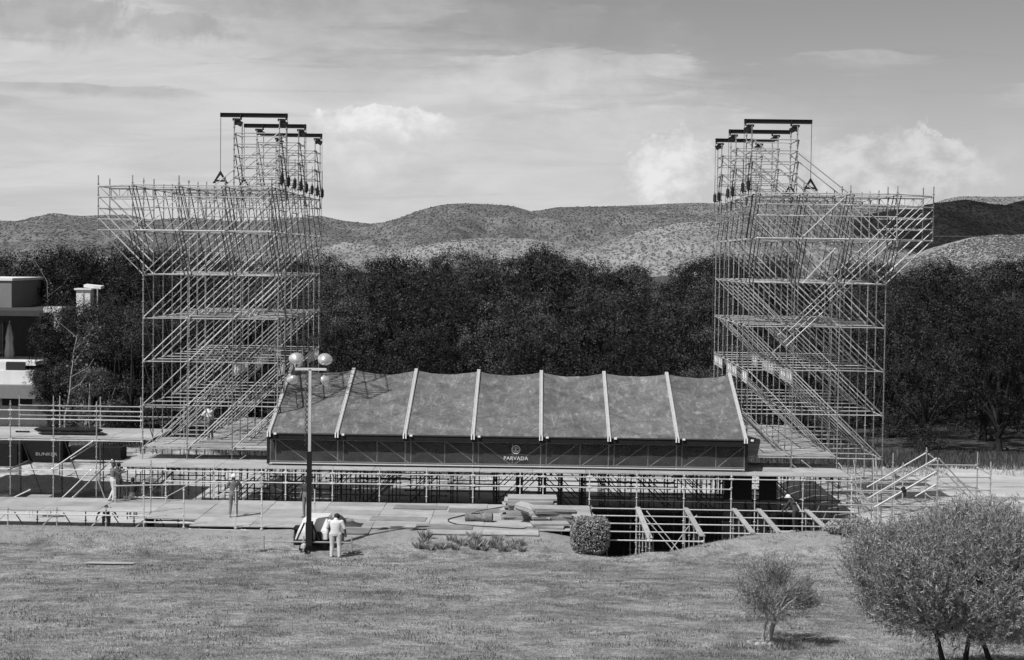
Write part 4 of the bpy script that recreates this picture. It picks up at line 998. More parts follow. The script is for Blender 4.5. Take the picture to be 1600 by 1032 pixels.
# ------------------------------------------------------------------ raised platform on the left, and what lies round it
def left_platform():
    t = thing('scaffold_platform', 'raised boarded scaffold platform with tube guard rails left of the left tower', 'scaffold platform', (-23, 82, YARD))
    z = .55; boards(t, -36, -18.4, 80.1, 85.2, z, 'ply', 2.3, 1.3)
    fx = [-25.1 - 2.07, -25.1, -23.03, -20.96, -18.75]
    for k, x in enumerate(fx):
        member('post', (x, 80, gz(x, 80)), (x, 80, z + 2.05 - .25 * (k % 2)), t)
        member('post', (x + .9, 85.2, gz(x, 85.2)), (x + .9, 85.2, z + 1.6), t)
        member('post', (x + 1.5, 83.5, gz(x, 83.5)), (x + 1.5, 83.5, z - .06), t, 'steel_dark')
        member('brace', (x + .4, 80.5, z - .15), (x + 1.0, 82, gz(x, 82)), t, 'steel_dark')
        if k:
            for zz in (z - .08, z + .92, z + 1.34, z - 1.5): member('ledger', (fx[k - 1], 80, zz), (x, 80, zz), t, 'steel_bright')
            for zz in (z + .6, z + 1.1): member('ledger', (fx[k - 1] + .9, 85.2, zz), (x + .9, 85.2, zz), t)
            member('ledger', (fx[k - 1] + 1.5, 83.5, -1.0), (x + 1.5, 83.5, -1.0), t, 'steel_dark')
    def ln(a, b, y, m): member('brace', at(*a, y), at(*b, y), t, m, .03)
    ln((146, 689), (80, 734), 79.9, 'steel_bright'); ln((152, 691), (110, 718), 80.6, 'steel'); ln((176, 718), (112, 779), 79.6, 'steel'); ln((166, 727), (116, 778), 79.0, 'steel_dark')
    ln((143, 734), (90, 785), 78.6, 'steel_bright'); ln((45, 720), (12, 735), 79.9, 'steel_dark'); ln((148, 736), (166, 785), 79.6, 'steel')
    ln((10, 783), (48, 765), 77.5, 'steel_bright')
    member('ledger', at(8, 783, 77.4), at(75, 783, 77.4), t, 'steel_bright')
    # rolled black drapes on the platform
    def roll(pa, pb, y, z0, r, label):
        a = at(*pa, y); b = at(*pb, y); o = thing('drape_roll', label, 'fabric roll', (a.x, y, z0))
        L = b.x - a.x; n = 14; prof = [(L * k / n, r * (.75 + .3 * random.random()) if 0 < k < n else r * .3) for k in range(n + 1)]
        v, f = lathe_arrays(prof, 10, 1, 1.4); me = mesh_np('roll', v, f, 'black_fabric', True)
        put('roll', me, o, (a.x, y, z0 + r * .8), (0, math.pi / 2, 0))
        for q in (.3, .75): 
            member('plain', (a.x + L * q, y, z0 + r * .8), (a.x + L * q + .05, y, z0 + r * .8), o, 'cable', r * 1.15, 'strap')
    roll((54, 676), (160, 676), 83.0, z, .14, 'long rolled black drape lying on the left scaffold platform')
    roll((60, 681), (168, 681), 81.6, z, .09, 'thinner black drape roll in front of the long one on the platform')
    roll((24, 679), (47, 679), 82.5, z, .05, 'short dark bundle at the left end of the scaffold platform')
    # black covered cases standing on the sand behind
    def case(p0, p1, y, dep, label, txt=None):
        a = at(p0[0], p1[1], y); b = at(p1[0], p0[1], y); g = gz(a.x, y); o = thing('flight_case', label, 'case', ((a.x + b.x) / 2, y, g))
        box('cover', (a.x, y, g), (b.x, y + dep, b.z), 'black_fabric', o, .05)
        box('base', (a.x - .03, y - .04, g), (b.x + .03, y + dep + .04, g + .09), 'black_steel', o, .01)
        if txt:
            cu = bpy.data.curves.new('lettering', 'FONT'); cu.body = txt; cu.align_x = 'CENTER'; cu.size = .24; cu.extrude = .003
            q = bpy.data.objects.new('lettering', cu); COL.objects.link(q); me = bpy.data.meshes.new_from_object(q.evaluated_get(bpy.context.evaluated_depsgraph_get())); bpy.data.objects.remove(q)
            me.materials.clear(); me.materials.append(MATS['print_grey']); put('lettering', me, o, ((a.x + b.x) / 2 + .35, y - .015, b.z - .75), (math.pi / 2, 0, 0), (1.3, 1, 1))
    case((30, 691), (95, 712), 91, 1.6, 'large black covered case with white lettering under the left platform', 'BUNKER')
    case((-20, 694), (28, 714), 90, 1.4, 'black covered case at the left edge beside the lettered one')
    case((102, 701), (190, 711), 92, 1.2, 'long low black covered case on the sand right of the lettered one')
    # dark mound of sheeting and small frame table near the front of the sand
    a = at(40, 770, 79.2); o = thing('tarp_heap', 'dark tarpaulin heap on the sand below the left platform', 'tarpaulin', (a.x - 1.0, 79.2, gz(a.x, 79.2)))
    xs = np.linspace(-1.5, 1.1, 36); ysn = np.linspace(-.9, .9, 16)
    def zf(X, Y): return np.maximum(0, (1 - (X / 1.5) ** 2 * np.where(X < 0, .9, 1.8)) * (1 - (Y / .9) ** 2)) * (.35 + .55 * fbm(X * 1.1 + 4, Y * 1.3, 61)) - .02
    put('sheet', grid_mesh('sheet', xs, ysn, zf, 'tarp'), o, o.location)
    b = at(60, 783, 75.6); o = thing('metal_trestle', 'small pale metal trestle on the sand behind the lower deck', 'trestle', (b.x, 75.6, YARD))
    for dx in (-.42, .42):
        for dy in (0, .5): member('plain', (b.x + dx, 75.6 + dy, YARD), (b.x + dx, 75.6 + dy, YARD + .95), o, 'steel_bright', .025, 'leg')
    for zz in (.35, .6, .93):
        for dy in (0, .5): member('plain', (b.x - .45, 75.6 + dy, YARD + zz), (b.x + .45, 75.6 + dy, YARD + zz), o, 'steel_bright', .022, 'rail')
    box('top', (b.x - .5, 75.5, YARD + .96), (b.x + .5, 76.2, YARD + 1.0), 'plank', o)
left_platform()
# soil heaps on the sand at the left
def mound(name, label, px, py, y, rx, ry, h, m, seed):
    a = at(px, py, y); xs = np.linspace(-rx, rx, 40); ysn = np.linspace(-ry, ry, 20); z0 = gz(a.x, y) - .05
    def zf(X, Y): return np.maximum(0, 1 - (X / rx) ** 2 - (Y / ry) ** 2) * h * (.5 + fbm(X * 1.2 + 9, Y * 1.2, seed)) - .03
    o = put(name, grid_mesh(name, xs, ysn, zf, m), None, (a.x, y, z0)); return tag(o, label, 'soil')
mound('soil_heap', 'low stony soil heap on the sand under the left platform', 60, 740, 86, 3.2, 1.5, .6, 'rock', 3)
mound('soil_heap', 'second smaller soil heap nearer the left tower', 150, 728, 88, 3.0, 1.2, .45, 'rock', 5)

# ------------------------------------------------------------------ people
def person(name, label, loc, heading, mats, pose=None, H=1.75, hat=None, hatm='hat_white', sleeves='short', voxel=.013, wide=1.0):
    """one continuous body from blended limbs; local +Y is the way the person faces; mats: skin, shirt, trousers, boots"""
    J = dict(pel=(0, 0, .95), wai=(0, 0, 1.10), che=(0, .01, 1.30), nb=(0, 0, 1.46), nk=(0, .015, 1.53), hd=(0, .03, 1.64),
             hl=(-.10, 0, .92), kl=(-.11, .02, .50), al=(-.12, -.01, .09), hr=(.10, 0, .92), kr=(.11, .02, .50), ar=(.12, -.01, .09),
             sl=(-.185, 0, 1.41), el=(-.25, -.02, 1.13), wl=(-.25, .08, .89), sr=(.185, 0, 1.41), er=(.25, -.02, 1.13), wr=(.25, .08, .89))
    J.update(pose or {}); J = {k: Vector(v) for k, v in J.items()}; k_ = H / 1.75
    bm = bmesh.new(); segs = []
    def ball(c, r, sc=(1, 1, 1)): bmesh.ops.create_uvsphere(bm, u_segments=14, v_segments=10, radius=r, matrix=Matrix.Translation(c) @ Matrix.Diagonal((*sc, 1)))
    def cone(a, b, ra, rb, mi, sc=None):
        d = b - a; q = d.to_track_quat('Z', 'Y').to_matrix().to_4x4(); M = Matrix.Translation((a + b) / 2) @ q
        bmesh.ops.create_cone(bm, cap_ends=True, segments=14, radius1=ra, radius2=rb, depth=d.length, matrix=M)
        ball(a, ra); ball(b, rb); segs.append((a, b, ra, rb, mi))
    def ring_torso():
        st = [(J['pel'] + Vector((0, 0, -.10)), .150, .110, 2), (J['pel'], .170, .125, 2), (J['wai'], .150, .110, 1), (J['che'] + Vector((0, 0, -.05)), .175, .125, 1), (J['che'] + Vector((0, 0, .06)), .185, .120, 1), (J['nb'] - Vector((0, 0, .03)), .13, .085, 1), (J['nb'] + Vector((0, 0, .01)), .06, .06, 0)]
        n = 18; rows = []
        for c, a, b, _ in st: rows.append([bm.verts.new(c + Vector((math.cos(6.283 * i / n) * a, math.sin(6.283 * i / n) * b, 0))) for i in range(n)])
        for r0, r1 in zip(rows, rows[1:]):
            for i in range(n): bm.faces.new((r0[i], r0[(i + 1) % n], r1[(i + 1) % n], r1[i]))
        bm.faces.new(rows[0][::-1]); bm.faces.new(rows[-1])
        for (c, a, b, mi), (c2, a2, b2, _) in zip(st, st[1:]): segs.append((c, c2, (a + b) / 2, (a2 + b2) / 2, mi))
    ring_torso()
    cone(J['nb'], J['nk'], .062, .055, 0)
    h = J['hd']; ball(h, .10, (.80, .98, 1.18)); segs.append((h + Vector((0, 0, -.04)), h + Vector((0, 0, .05)), .09, .09, 0))
    ball(h + Vector((0, .055, -.055)), .055, (.9, .8, .9))                        # jaw
    ball(h + Vector((0, .105, -.01)), .018, (.8, 1.2, 1.3))                        # nose
    for s in (-1, 1): ball(h + Vector((s * .082, .0, -.005)), .024, (.5, .8, 1.2))    # ears
    for s in (-1, 1): ball(h + Vector((s * .034, .085, .018)), .016)                # brows over the eyes
    for s, nm in ((-1, 'l'), (1, 'r')):
        hp, kn, an = J['h' + nm], J['k' + nm], J['a' + nm]
        cone(hp, kn, .098, .068, 2); cone(kn, an, .066, .050, 2)
        f = Vector((0, .17, -.045)) if (kn - an).z > .2 else Vector((0, .05, -.17))
        cone(an + Vector((0, -.03, -.035)), an + f, .048, .036, 3)
        sh, el, wr = J['s' + nm], J['e' + nm], J['w' + nm]
        cut = sh.lerp(el, .85)
        cone(sh, el, .060, .046, 1); cone(el, wr, .045, .031, 1 if sleeves == 'long' else 0)
        if sleeves == 'short': segs.append((cut, el, .05, .047, 1))
        d = (wr - el).normalized(); side = Vector((0, 1, 0)) if abs(d.y) < .8 else Vector((0, 0, 1)); side = (side - d * side.dot(d)).normalized()
        pm = wr + d * .075; cone(wr, pm, .030, .038, 0); out = d.cross(side)
        for q in range(4):
            b0 = pm + side * (.030 - .020 * q); ln_ = (.070, .080, .074, .058)[q]
            m1 = b0 + d * ln_ * .55; cone(b0, m1, .0105, .010, 0); cone(m1, m1 + (d * .8 - out * s * .6).normalized() * ln_ * .5, .010, .008, 0)
        th = wr + d * .03 + side * .03; m1 = th + (d * .5 + side * .8).normalized() * .045; cone(th, m1, .013, .012, 0); cone(m1, m1 + d * .035, .012, .009, 0)
    me0 = bpy.data.meshes.new('tmp'); bm.to_mesh(me0); bm.free(); o = bpy.data.objects.new('tmp', me0); COL.objects.link(o)
    md = o.modifiers.new('r', 'REMESH'); md.mode = 'VOXEL'; md.voxel_size = voxel
    sm = o.modifiers.new('s', 'SMOOTH'); sm.iterations = 3; sm.factor = .5
    me = bpy.data.meshes.new_from_object(o.evaluated_get(bpy.context.evaluated_depsgraph_get())); bpy.data.objects.remove(o); bpy.data.meshes.remove(me0)
    n = len(me.polygons); C = np.zeros(n * 3); me.polygons.foreach_get('center', C); C = C.reshape(-1, 3)
    best = np.full(n, 1e9); idx = np.zeros(n, int)
    for a, b, ra, rb, mi in segs:
        a_ = np.array(a); d = np.array(b) - a_; t_ = np.clip(((C - a_) @ d) / (d @ d + 1e-9), 0, 1)
        dist = np.linalg.norm(C - a_ - t_[:, None] * d, axis=1) - (ra + (rb - ra) * t_)
        m_ = dist < best; best[m_] = dist[m_]; idx[m_] = mi
    me.materials.clear()
    for q in mats: me.materials.append(MATS[q])
    me.polygons.foreach_set('material_index', idx.astype(np.int32)); me.polygons.foreach_set('use_smooth', np.ones(n, bool))
    t = thing(name, label, 'person', loc); t.rotation_euler = (0, 0, heading)
    def child(nm, m_): c = bpy.data.objects.new(nm, m_); COL.objects.link(c); c.parent = t; c.scale = (k_ * wide, k_ * (1 + (wide - 1) * .6), k_); return c
    child('body', me)
    if hat in ('hard_hat', 'cap', 'hair'):
        bm = bmesh.new(); R = {'hard_hat': .125, 'cap': .108, 'hair': .106}[hat]
        bmesh.ops.create_uvsphere(bm, u_segments=18, v_segments=12, radius=R, matrix=Matrix.Translation(h + Vector((0, -.008, .02))) @ Matrix.Diagonal((.86, 1.02, 1.08, 1)))
        cutz = h.z + (.02 if hat != 'hair' else -.03)
        bmesh.ops.delete(bm, geom=[v for v in bm.verts if v.co.z < cutz - (.06 if hat == 'hair' and v.co.y < h.y - .02 else 0)], context='VERTS')
        if hat == 'hard_hat':
            prof = [(cutz, R * .95), (cutz - .012, R * 1.22), (cutz + .004, R * 1.22), (cutz + .012, R * .9)]; v, f = lathe_arrays(prof, 18, .86, 1.05)
            vs = [bm.verts.new((x + h.x, y + h.y, z)) for x, y, z in v]
            for q in f: bm.faces.new([vs[i] for i in q])
        elif hat == 'cap':
            pts = [(-.075, .08), (-.06, .16), (0, .19), (.06, .16), (.075, .08)]
            for dz in (0, .008): bm.faces.new([bm.verts.new((h.x + x, h.y + y, cutz + .01 + dz)) for x, y in pts])
        child(hat, mesh_bm(hat, bm, hatm, True))
    return t
def foot(px, py, D): p = at(px, py, D); return p
# worker on the lower deck, back to the camera, hands raised holding a tube
p = at(365, 805, 69.2); p.z = LOW + .012
person('person', 'worker in white hard hat and jeans standing on the lower deck', p, .35, ['skin', 'shirt_grey', 'jeans', 'boot'], dict(el=(-.27, .10, 1.18), wl=(-.20, .30, 1.30), er=(.29, .12, 1.20), wr=(.30, .32, 1.36), al=(-.16, -.05, .09), ar=(.13, .03, .09)), 1.76, 'hard_hat')
p = at(176, 785, 73.0); p.z = LOW + .012
person('person', 'worker in dark cap reaching to a post at the left end of the lower deck', p, -1.0, ['skin', 'shirt_grey', 'trouser_pale', 'boot'], dict(el=(-.24, .22, 1.22), wl=(-.12, .42, 1.30), er=(.27, .2, 1.25), wr=(.16, .42, 1.36), kl=(-.12, .08, .50), al=(-.12, -.12, .09)), 1.72, 'cap', 'cap_dark')
p = at(184.5, 783, 73.7); p.z = LOW + .012
person('person', 'worker in dark clothes half hidden behind the one in the cap', p, -.8, ['skin', 'shirt_dark', 'trouser_dark', 'trouser_dark'], dict(el=(-.25, .2, 1.2), wl=(-.1, .38, 1.25)), 1.62, 'hair', 'hair')
p = at(207.5, 783, 76.3); p.z = gz(p.x, 76.3)
person('person', 'worker in dark shirt seen below the stage deck edge at left', p, .5, ['skin', 'shirt_dark', 'jeans', 'trouser_dark'], dict(kr=(.14, .08, .5), ar=(.18, .05, .09)), 1.80, 'hair', 'hair')
p = at(166, 828, 70.9); p.z = gz(p.x, 70.9)
person('person', 'worker in grey top standing in the hollow in front of the low deck', p, .25, ['skin', 'shirt_grey', 'trouser_dark', 'boot'], dict(wai=(0, .06, 1.06), che=(0, .20, 1.18), nb=(0, .34, 1.25), nk=(0, .40, 1.26), hd=(0, .49, 1.24), sl=(-.185, .28, 1.24), sr=(.185, .28, 1.24), el=(-.36, .30, 1.0), wl=(-.42, .36, .8), er=(.36, .36, 1.05), wr=(.46, .44, .88)), 1.66, 'hair', 'hair', sleeves='long')
p = at(329, 690, 80.2); p.z = TZ + .1
person('person', 'worker in white shirt on the floor of the left scaffold tower', p, .9, ['skin', 'shirt_white', 'jeans', 'boot'], dict(wai=(0, .05, 1.08), che=(0, .12, 1.26), nb=(0, .18, 1.42), nk=(0, .21, 1.48), hd=(0, .26, 1.58), sl=(-.185, .14, 1.37), sr=(.185, .14, 1.37), el=(-.30, .28, 1.18), wl=(-.2, .42, 1.02), er=(.28, .28, 1.15), wr=(.2, .42, 1.0), kr=(.11, .08, .52)), 1.72, 'cap', 'hair')
p = at(524, 872, 62.6); p.z = lz(p.x, 62.6) - .02
person('person', 'man in white shirt and pale trousers seen from behind beside the light trailer', p, -.15, ['skin', 'shirt_white', 'trouser_pale', 'boot'], dict(nk=(0, .05, 1.51), hd=(.01, .13, 1.56), el=(-.27, .05, 1.14), wl=(-.20, .22, 1.0), er=(.27, .02, 1.14), wr=(.28, .10, .90)), 1.72, 'hair', 'hair', wide=1.28)
p = at(478.5, 802, 69.3); p.z = LOW + .012
person('person', 'worker in dark clothes and pale boots standing behind the lighting mast', p, 2.6, ['skin', 'shirt_dark', 'jeans', 'boot'], dict(al=(-.16, -.05, .09)), 1.72, 'hair', 'hair')
p = at(1243, 810, 72.2); p.z = LOW - .75
person('person', 'worker in white hard hat bending in the dark pit scaffold', p, .9, ['skin', 'shirt_dark', 'trouser_dark', 'boot'], dict(wai=(0, .05, 1.08), che=(0, .16, 1.24), nb=(0, .28, 1.36), nk=(0, .33, 1.41), hd=(0, .40, 1.47), sl=(-.185, .22, 1.33), sr=(.185, .22, 1.33), el=(-.28, .35, 1.10), wl=(-.2, .5, .95), er=(.28, .36, 1.1), wr=(.2, .5, .93)), 1.72, 'hard_hat')
pl = thing('scaffold_board', 'short board in the pit scaffold under the bending worker', 'board', (p.x, 72.2, LOW - .8)); box('board', (p.x - 1.1, 71.85, LOW - .80), (p.x + 1.1, 72.6, LOW - .755), 'plank', pl)
for dx in (-1.05, 1.05):
    for dy in (-.33, .38): member('plain', (p.x + dx, 72.2 + dy, -5.45), (p.x + dx, 72.2 + dy, LOW - .80), pl, 'steel_dark', .03, 'leg')

# ------------------------------------------------------------------ mobile lighting tower
def lighting_tower():
    D = 63.6; b = at(483, 868, D); g = lz(b.x, D) - .03
    t = thing('lighting_tower', 'mobile lighting tower on a white trailer with four floodlights', 'lighting tower', (b.x, D, g))
    def pz(py): return at(483, py, D).z
    def pxx(px): return at(px, 840, D).x
    zb = g + .42; zt_ = pz(812)
    bm = bmesh.new(); xa, xb = pxx(459.5), pxx(511)
    vs = []
    for (z, a, c, y0, y1) in ((zb, xa, xb, .15, 1.9), (pz(832), xa + .10, xb, .15, 1.9), (zt_, xa + .32, xb - .02, .35, 1.7)):
        vs.append([bm.verts.new(q) for q in ((a, D + y0, z), (c, D + y0, z), (c, D + y1, z), (a, D + y1, z))])
    for k in range(2):
        for i in range(4): bm.faces.new((vs[k][i], vs[k][(i + 1) % 4], vs[k + 1][(i + 1) % 4], vs[k + 1][i]))
    bm.faces.new(vs[0][::-1]); bm.faces.new(vs[2]); bmesh.ops.bevel(bm, geom=bm.edges[:], offset=.03, segments=2, affect='EDGES')
    put('body', mesh_bm('body', bm, 'trailer_white'), t)
    box('control_panel', (pxx(492), D + .08, pz(846)), (pxx(502), D + .16, pz(832)), 'black_steel', t, .01); box('vent', (pxx(503), D + .10, pz(862)), (pxx(511), D + .16, pz(844)), 'black_steel', t, .01)
    for px in (458.5, 511): 
        w = lathe_bm([(-.10, .18), (-.10, .33), (-.06, .36), (.06, .36), (.10, .33), (.10, .18)], 20); x = pxx(px)
        wh = put('wheel', mesh_bm('wheel', w, 'rubber', True), t, (x, D + 1.0, g + .36), (0, math.pi / 2, 0))
        rm = bpy.data.objects.new('rim', mesh_bm('rim', lathe_bm([(-.08, .03), (-.105, .06), (-.09, .17), (.09, .17), (.105, .06), (.08, .03)], 16), 'steel_dark', True)); COL.objects.link(rm); rm.parent = wh
        box('mudguard', (x - .13, D + .55, g + .74), (x + .13, D + 1.45, g + .79), 'black_steel', t, .01)
    box('chassis', (pxx(460), D - .05, g + .32), (pxx(512), D + 2.0, g + .42), 'black_steel', t)
    box('mast_cabinet', (pxx(478.5), D - .25, g + .25), (pxx(489), D + .10, pz(815)), 'black_steel', t, .01)
    for px0, px1 in ((476, 463), (488, 500)):
        p0 = Vector((pxx(px0), D - .1, pz(817))); p1 = Vector((pxx(px1), D - .02, g + .40)); member('plain', p0, p1, t, 'black_steel', .035, 'strut')
    z1 = pz(705); box('mast_lower', (b.x - .09, D - .2, g + .3), (b.x + .08, D, z1), 'black_steel', t)
    z2 = pz(577); box('mast_upper', (b.x - .05, D - .16, z1 - .4), (b.x + .05, D - .04, z2), 'steel_bright', t)
    box('crossbar', (pxx(460), D - .16, z2 - .04), (pxx(508.5), D - .05, z2 + .05), 'steel_bright', t)
    pts = [(b.x - .14 + .045 * math.cos(k * .9), D - .1 + .045 * math.sin(k * .9), z2 - .25 - k * .028) for k in range(96)]
    path_tube('coiled_cable', pts, .018, 'cable', t)
    for px, py, tilt, yaw in ((463.5, 562, 70, .25), (507, 563, 78, -.1), (458, 592, 120, .5), (509, 594, 95, 1.2)):
        c = at(px, py, D - .1)
        prof = [(-.20, .07), (-.16, .13), (-.08, .22), (.02, .285), (.10, .31), (.12, .315), (.125, .30), (.09, .27)]
        lm = lathe_bm(prof, 24, True, 1.0, .82); q = Quaternion((0, 0, 1), yaw) @ Quaternion((1, 0, 0), rad(-tilt))
        o = put('floodlight', mesh_bm('floodlight', lm, 'lamp_metal', True), t, c, q, (.92,) * 3 if py < 580 else (.72,) * 3)
        ln2 = bpy.data.objects.new('lens', mesh_bm('lens', lathe_bm([(.085, .265), (.10, .2), (.105, .01)], 20, True, 1.0, .82), 'glass', True)); COL.objects.link(ln2); ln2.parent = o
        member('plain', (c.x, D - .1, min(c.z, z2)), (c.x + .001, D - .1, max(c.z, z2) + .002), t, 'steel_dark', .018, 'lamp_bracket')
    # outrigger bar with jacks
    zo = g + .40; xl, xr = pxx(413), pxx(550)
    member('plain', (xl, D - .12, zo), (xr, D - .12, zo), t, 'steel', .03, 'outrigger')
    for x in (xl, xr, b.x - .2): 
        gg = lz(x, D - .12); member('plain', (x, D - .12, gg), (x, D - .12, zo + .22), t, 'steel', .035, 'jack'); box('jack_pad', (x - .12, D - .24, gg - .01), (x + .12, D, gg + .03), 'steel_dark', t)
    box('coupling', (b.x - .25, D - .6, g + .22), (b.x - .08, D - .2, g + .36), 'steel_bright', t, .02)
lighting_tower()

# ------------------------------------------------------------------ things lying about on the lower deck
def ply_pile():
    r = random.Random(4)
    names = ['bottom', 'second', 'third', 'fourth', 'fifth', 'sixth', 'seventh', 'eighth', 'ninth', 'tenth']
    def stack(px, D, n, w, d, tilt, label, th=.075, xj=.16, z0=LOW + .01, ang=0):
        c = at(px, 800, D); z = z0
        for k in range(n):
            nm = 'topmost' if k == n - 1 else names[k] + (' from the bottom' if k else 'most')
            loc = (c.x + r.uniform(-xj, xj), D + r.uniform(-.12, .12), z + .004)
            t = thing('plywood_panel', label % nm, 'plywood panel', loc, 'stacked plywood panels')
            ra = ang + r.uniform(-.2, .2)
            bm = bmesh.new(); box_bm(bm, (0, 0, th - .012), (w, d, .022)); me = mesh_bm('sheet', bm, 'ply'); put('sheet', me, t, loc, (0, tilt, ra))
            bm = bmesh.new(); h = th - .026
            for e in (-1, 1): box_bm(bm, (0, e * (d / 2 - .03), h / 2), (w - .01, .05, h)); box_bm(bm, (e * (w / 2 - .03), 0, h / 2), (.05, d - .12, h))
            put('frame', mesh_bm('frame', bm, 'ply_edge'), t, loc, (0, tilt, ra))
            z += th + r.uniform(.004, .02) + abs(math.sin(tilt)) * .02
    stack(826, 70.3, 9, 2.05, 1.25, 0, 'plywood panel, %s of the tall rear pile near the clipped bush', .085)
    stack(864, 68.9, 6, 1.75, 1.1, .03, 'plywood panel, %s of the front pile beside the clipped bush', .10, .12, ang=.1)
    stack(836, 69.0, 3, 1.6, .9, .24, 'tilted plywood panel, %s of three between the two piles', .07, .05, LOW + .35, ang=-.2)
    stack(856, 67.7, 2, 1.5, .8, .0, 'plywood panel, %s of the low pair in front of the piles', .085, .1, ang=.05)
ply_pile()
def sack_roll():
    D = 69.0; a = at(748.5, 811, D); t = thing('canvas_roll', 'worn canvas roll with open end lying on the lower deck', 'canvas roll', (a.x, D, LOW + .012))
    L = 1.12; prof = []; n = 16
    for k in range(n + 1):
        u_ = k / n; prof.append((L * (u_ - .5), .17 * (1 + .16 * math.sin(9 * u_ + 1) + (.18 if u_ < .12 or u_ > .9 else 0))))
    v, f = lathe_arrays(prof, 18); v = [(x * (1 + .10 * math.sin(i * 1.7)), y, z) for i, (x, y, z) in enumerate(v)]
    prof2 = [(L * .5, .19), (L * .36, .12), (L * .2, .10)]; v2, f2 = lathe_arrays(prof2, 18); b = len(v)
    o = put('roll', mesh_np('roll', v + v2, f + [tuple(q + b for q in w) for w in f2], 'sack', True), t, (a.x, D, LOW + .19), (math.pi / 2, 0, math.pi / 2 - .12))
    bm = bmesh.new()
    for k in range(5): bmesh.ops.create_icosphere(bm, subdivisions=2, radius=1, matrix=Matrix.Translation(((k - 2) * .1, 0, .012 * (k % 2))) @ Matrix.Diagonal((.09, .09, .035, 1)))
    put('flap', mesh_bm('flap', bm, 'sack', True), t, (a.x - .1, D, LOW + .37))
    pts = [(793, 791), (770, 795), (748, 799), (722, 806), (705, 810), (700, 813), (705, 817), (720, 820), (745, 822), (780, 824), (812, 826), (824, 824), (828, 819)]
    P = []
    for px, py in pts:
        r_ = ray(px, py); k = (LOW + .03 - CAM.z) / r_.z; P.append(CAM + r_ * k)
    c = path_tube('power_cable', smooth(P, 5), .022, 'cable'); tag(c, 'dark power cable looping round the canvas roll to the plywood piles', 'cable')
sack_roll()
def tarp_bundle():
    D = 67.6; a = at(522, 812, D); t = thing('tarp_bundle', 'crumpled dark tarpaulin on the lower deck behind the man in white', 'tarpaulin', (a.x, D, LOW + .01))
    xs = np.linspace(-.95, 1.15, 46); ysn = np.linspace(-.5, .5, 22)
    def zf(X, Y):
        prof = np.interp(X, [-.95, -.85, -.4, 0, .25, .42, .5, .7, .9, 1.15], [0, .20, .26, .30, .34, .26, .12, .14, .09, 0])
        return prof * np.clip(1.15 - (Y / .5) ** 2 * 1.15, 0, 1) * (.75 + .5 * fbm(X * 4 + 3, Y * 5, 81)) - .006
    put('sheet', grid_mesh('sheet', xs, ysn, zf, 'tarp'), t, t.location)
    b = at(545, 812, D + .4); t2 = thing('strap_coil', 'coil of pale webbing strap lying beside the dark tarpaulin', 'strap', (b.x, D + .3, LOW + .01))
    pts = [(b.x + (.30 - .003 * k) * math.cos(k * .35) , D + .3 + (.18 - .002 * k) * math.sin(k * .35), LOW + .03 + .0028 * k) for k in range(64)]
    path_tube('webbing', pts, .028, 'cloth', t2)
tarp_bundle()
# loose white sheet lying on the lawn
p = at(172, 882, 60.6); r_ = ray(172, 882)
for it in range(30): p = CAM + r_ * ((lz(p.x, p.y) - CAM.z) / r_.z)
t = thing('paper_sheet', 'flat white sheet lying on the lawn at the left', 'sheet', (p.x, p.y, lz(p.x, p.y)))
put('sheet', grid_mesh('sheet', np.linspace(-.85, .85, 12), np.linspace(-.3, .3, 6), lambda X, Y: lawn_z(X + p.x, Y + p.y) - lz(p.x, p.y) + .045 + .01 * fbm(X * 2, Y * 3, 4), 'paper'), t, t.location)

# ------------------------------------------------------------------ plants in front
def surf_bush(name, label, px, py_base, D, w, d, h, n, size, m, sq=3.2, core=True):
    b = at(px, py_base, D); z = lz(b.x, D); t = thing(name, label, 'bush', (b.x, D, z))
    r = np.random.default_rng(int(px)); dr = r.normal(size=(n, 3)); dr /= np.linalg.norm(dr, axis=1)[:, None]
    k = (np.abs(dr) ** sq).sum(1) ** (-1 / sq); bump = 1 + .06 * (fbm(dr[:, 0] * 3 + 5, dr[:, 2] * 3 + dr[:, 1] * 2 + 5, 3) - .5) * 2
    P = dr * (k * bump * r.uniform(.88, 1.0, n))[:, None] * np.array([w / 2, d / 2, h / 2]) + np.array([0, 0, h / 2])
    v, f = leaf_quads(P, size, r, up=.3, aspect=.55, N=dr * .8, coh=1.1); put('foliage', mesh_np('foliage', v, f, m), t, t.location)
    if core:
        bm = bmesh.new(); bmesh.ops.create_icosphere(bm, subdivisions=3, radius=1); 
        for q in bm.verts:
            c = q.co; kk = (abs(c.x) ** sq + abs(c.y) ** sq + abs(c.z) ** sq) ** (-1 / sq); q.co = Vector((c.x * kk * w * .43, c.y * kk * d * .43, c.z * kk * h * .43 + h / 2))
        put('inner_core', mesh_bm('inner_core', bm, 'tree_leaf', True), t, t.location)  # solid dark core filling the inside of the bush
    return t
surf_bush('clipped_bush', 'round-cornered clipped bush at the end of the lower deck', 922, 856, 64.6, 1.5, 1.5, 1.36, 9000, .072, 'hedge_leaf', 4.0)
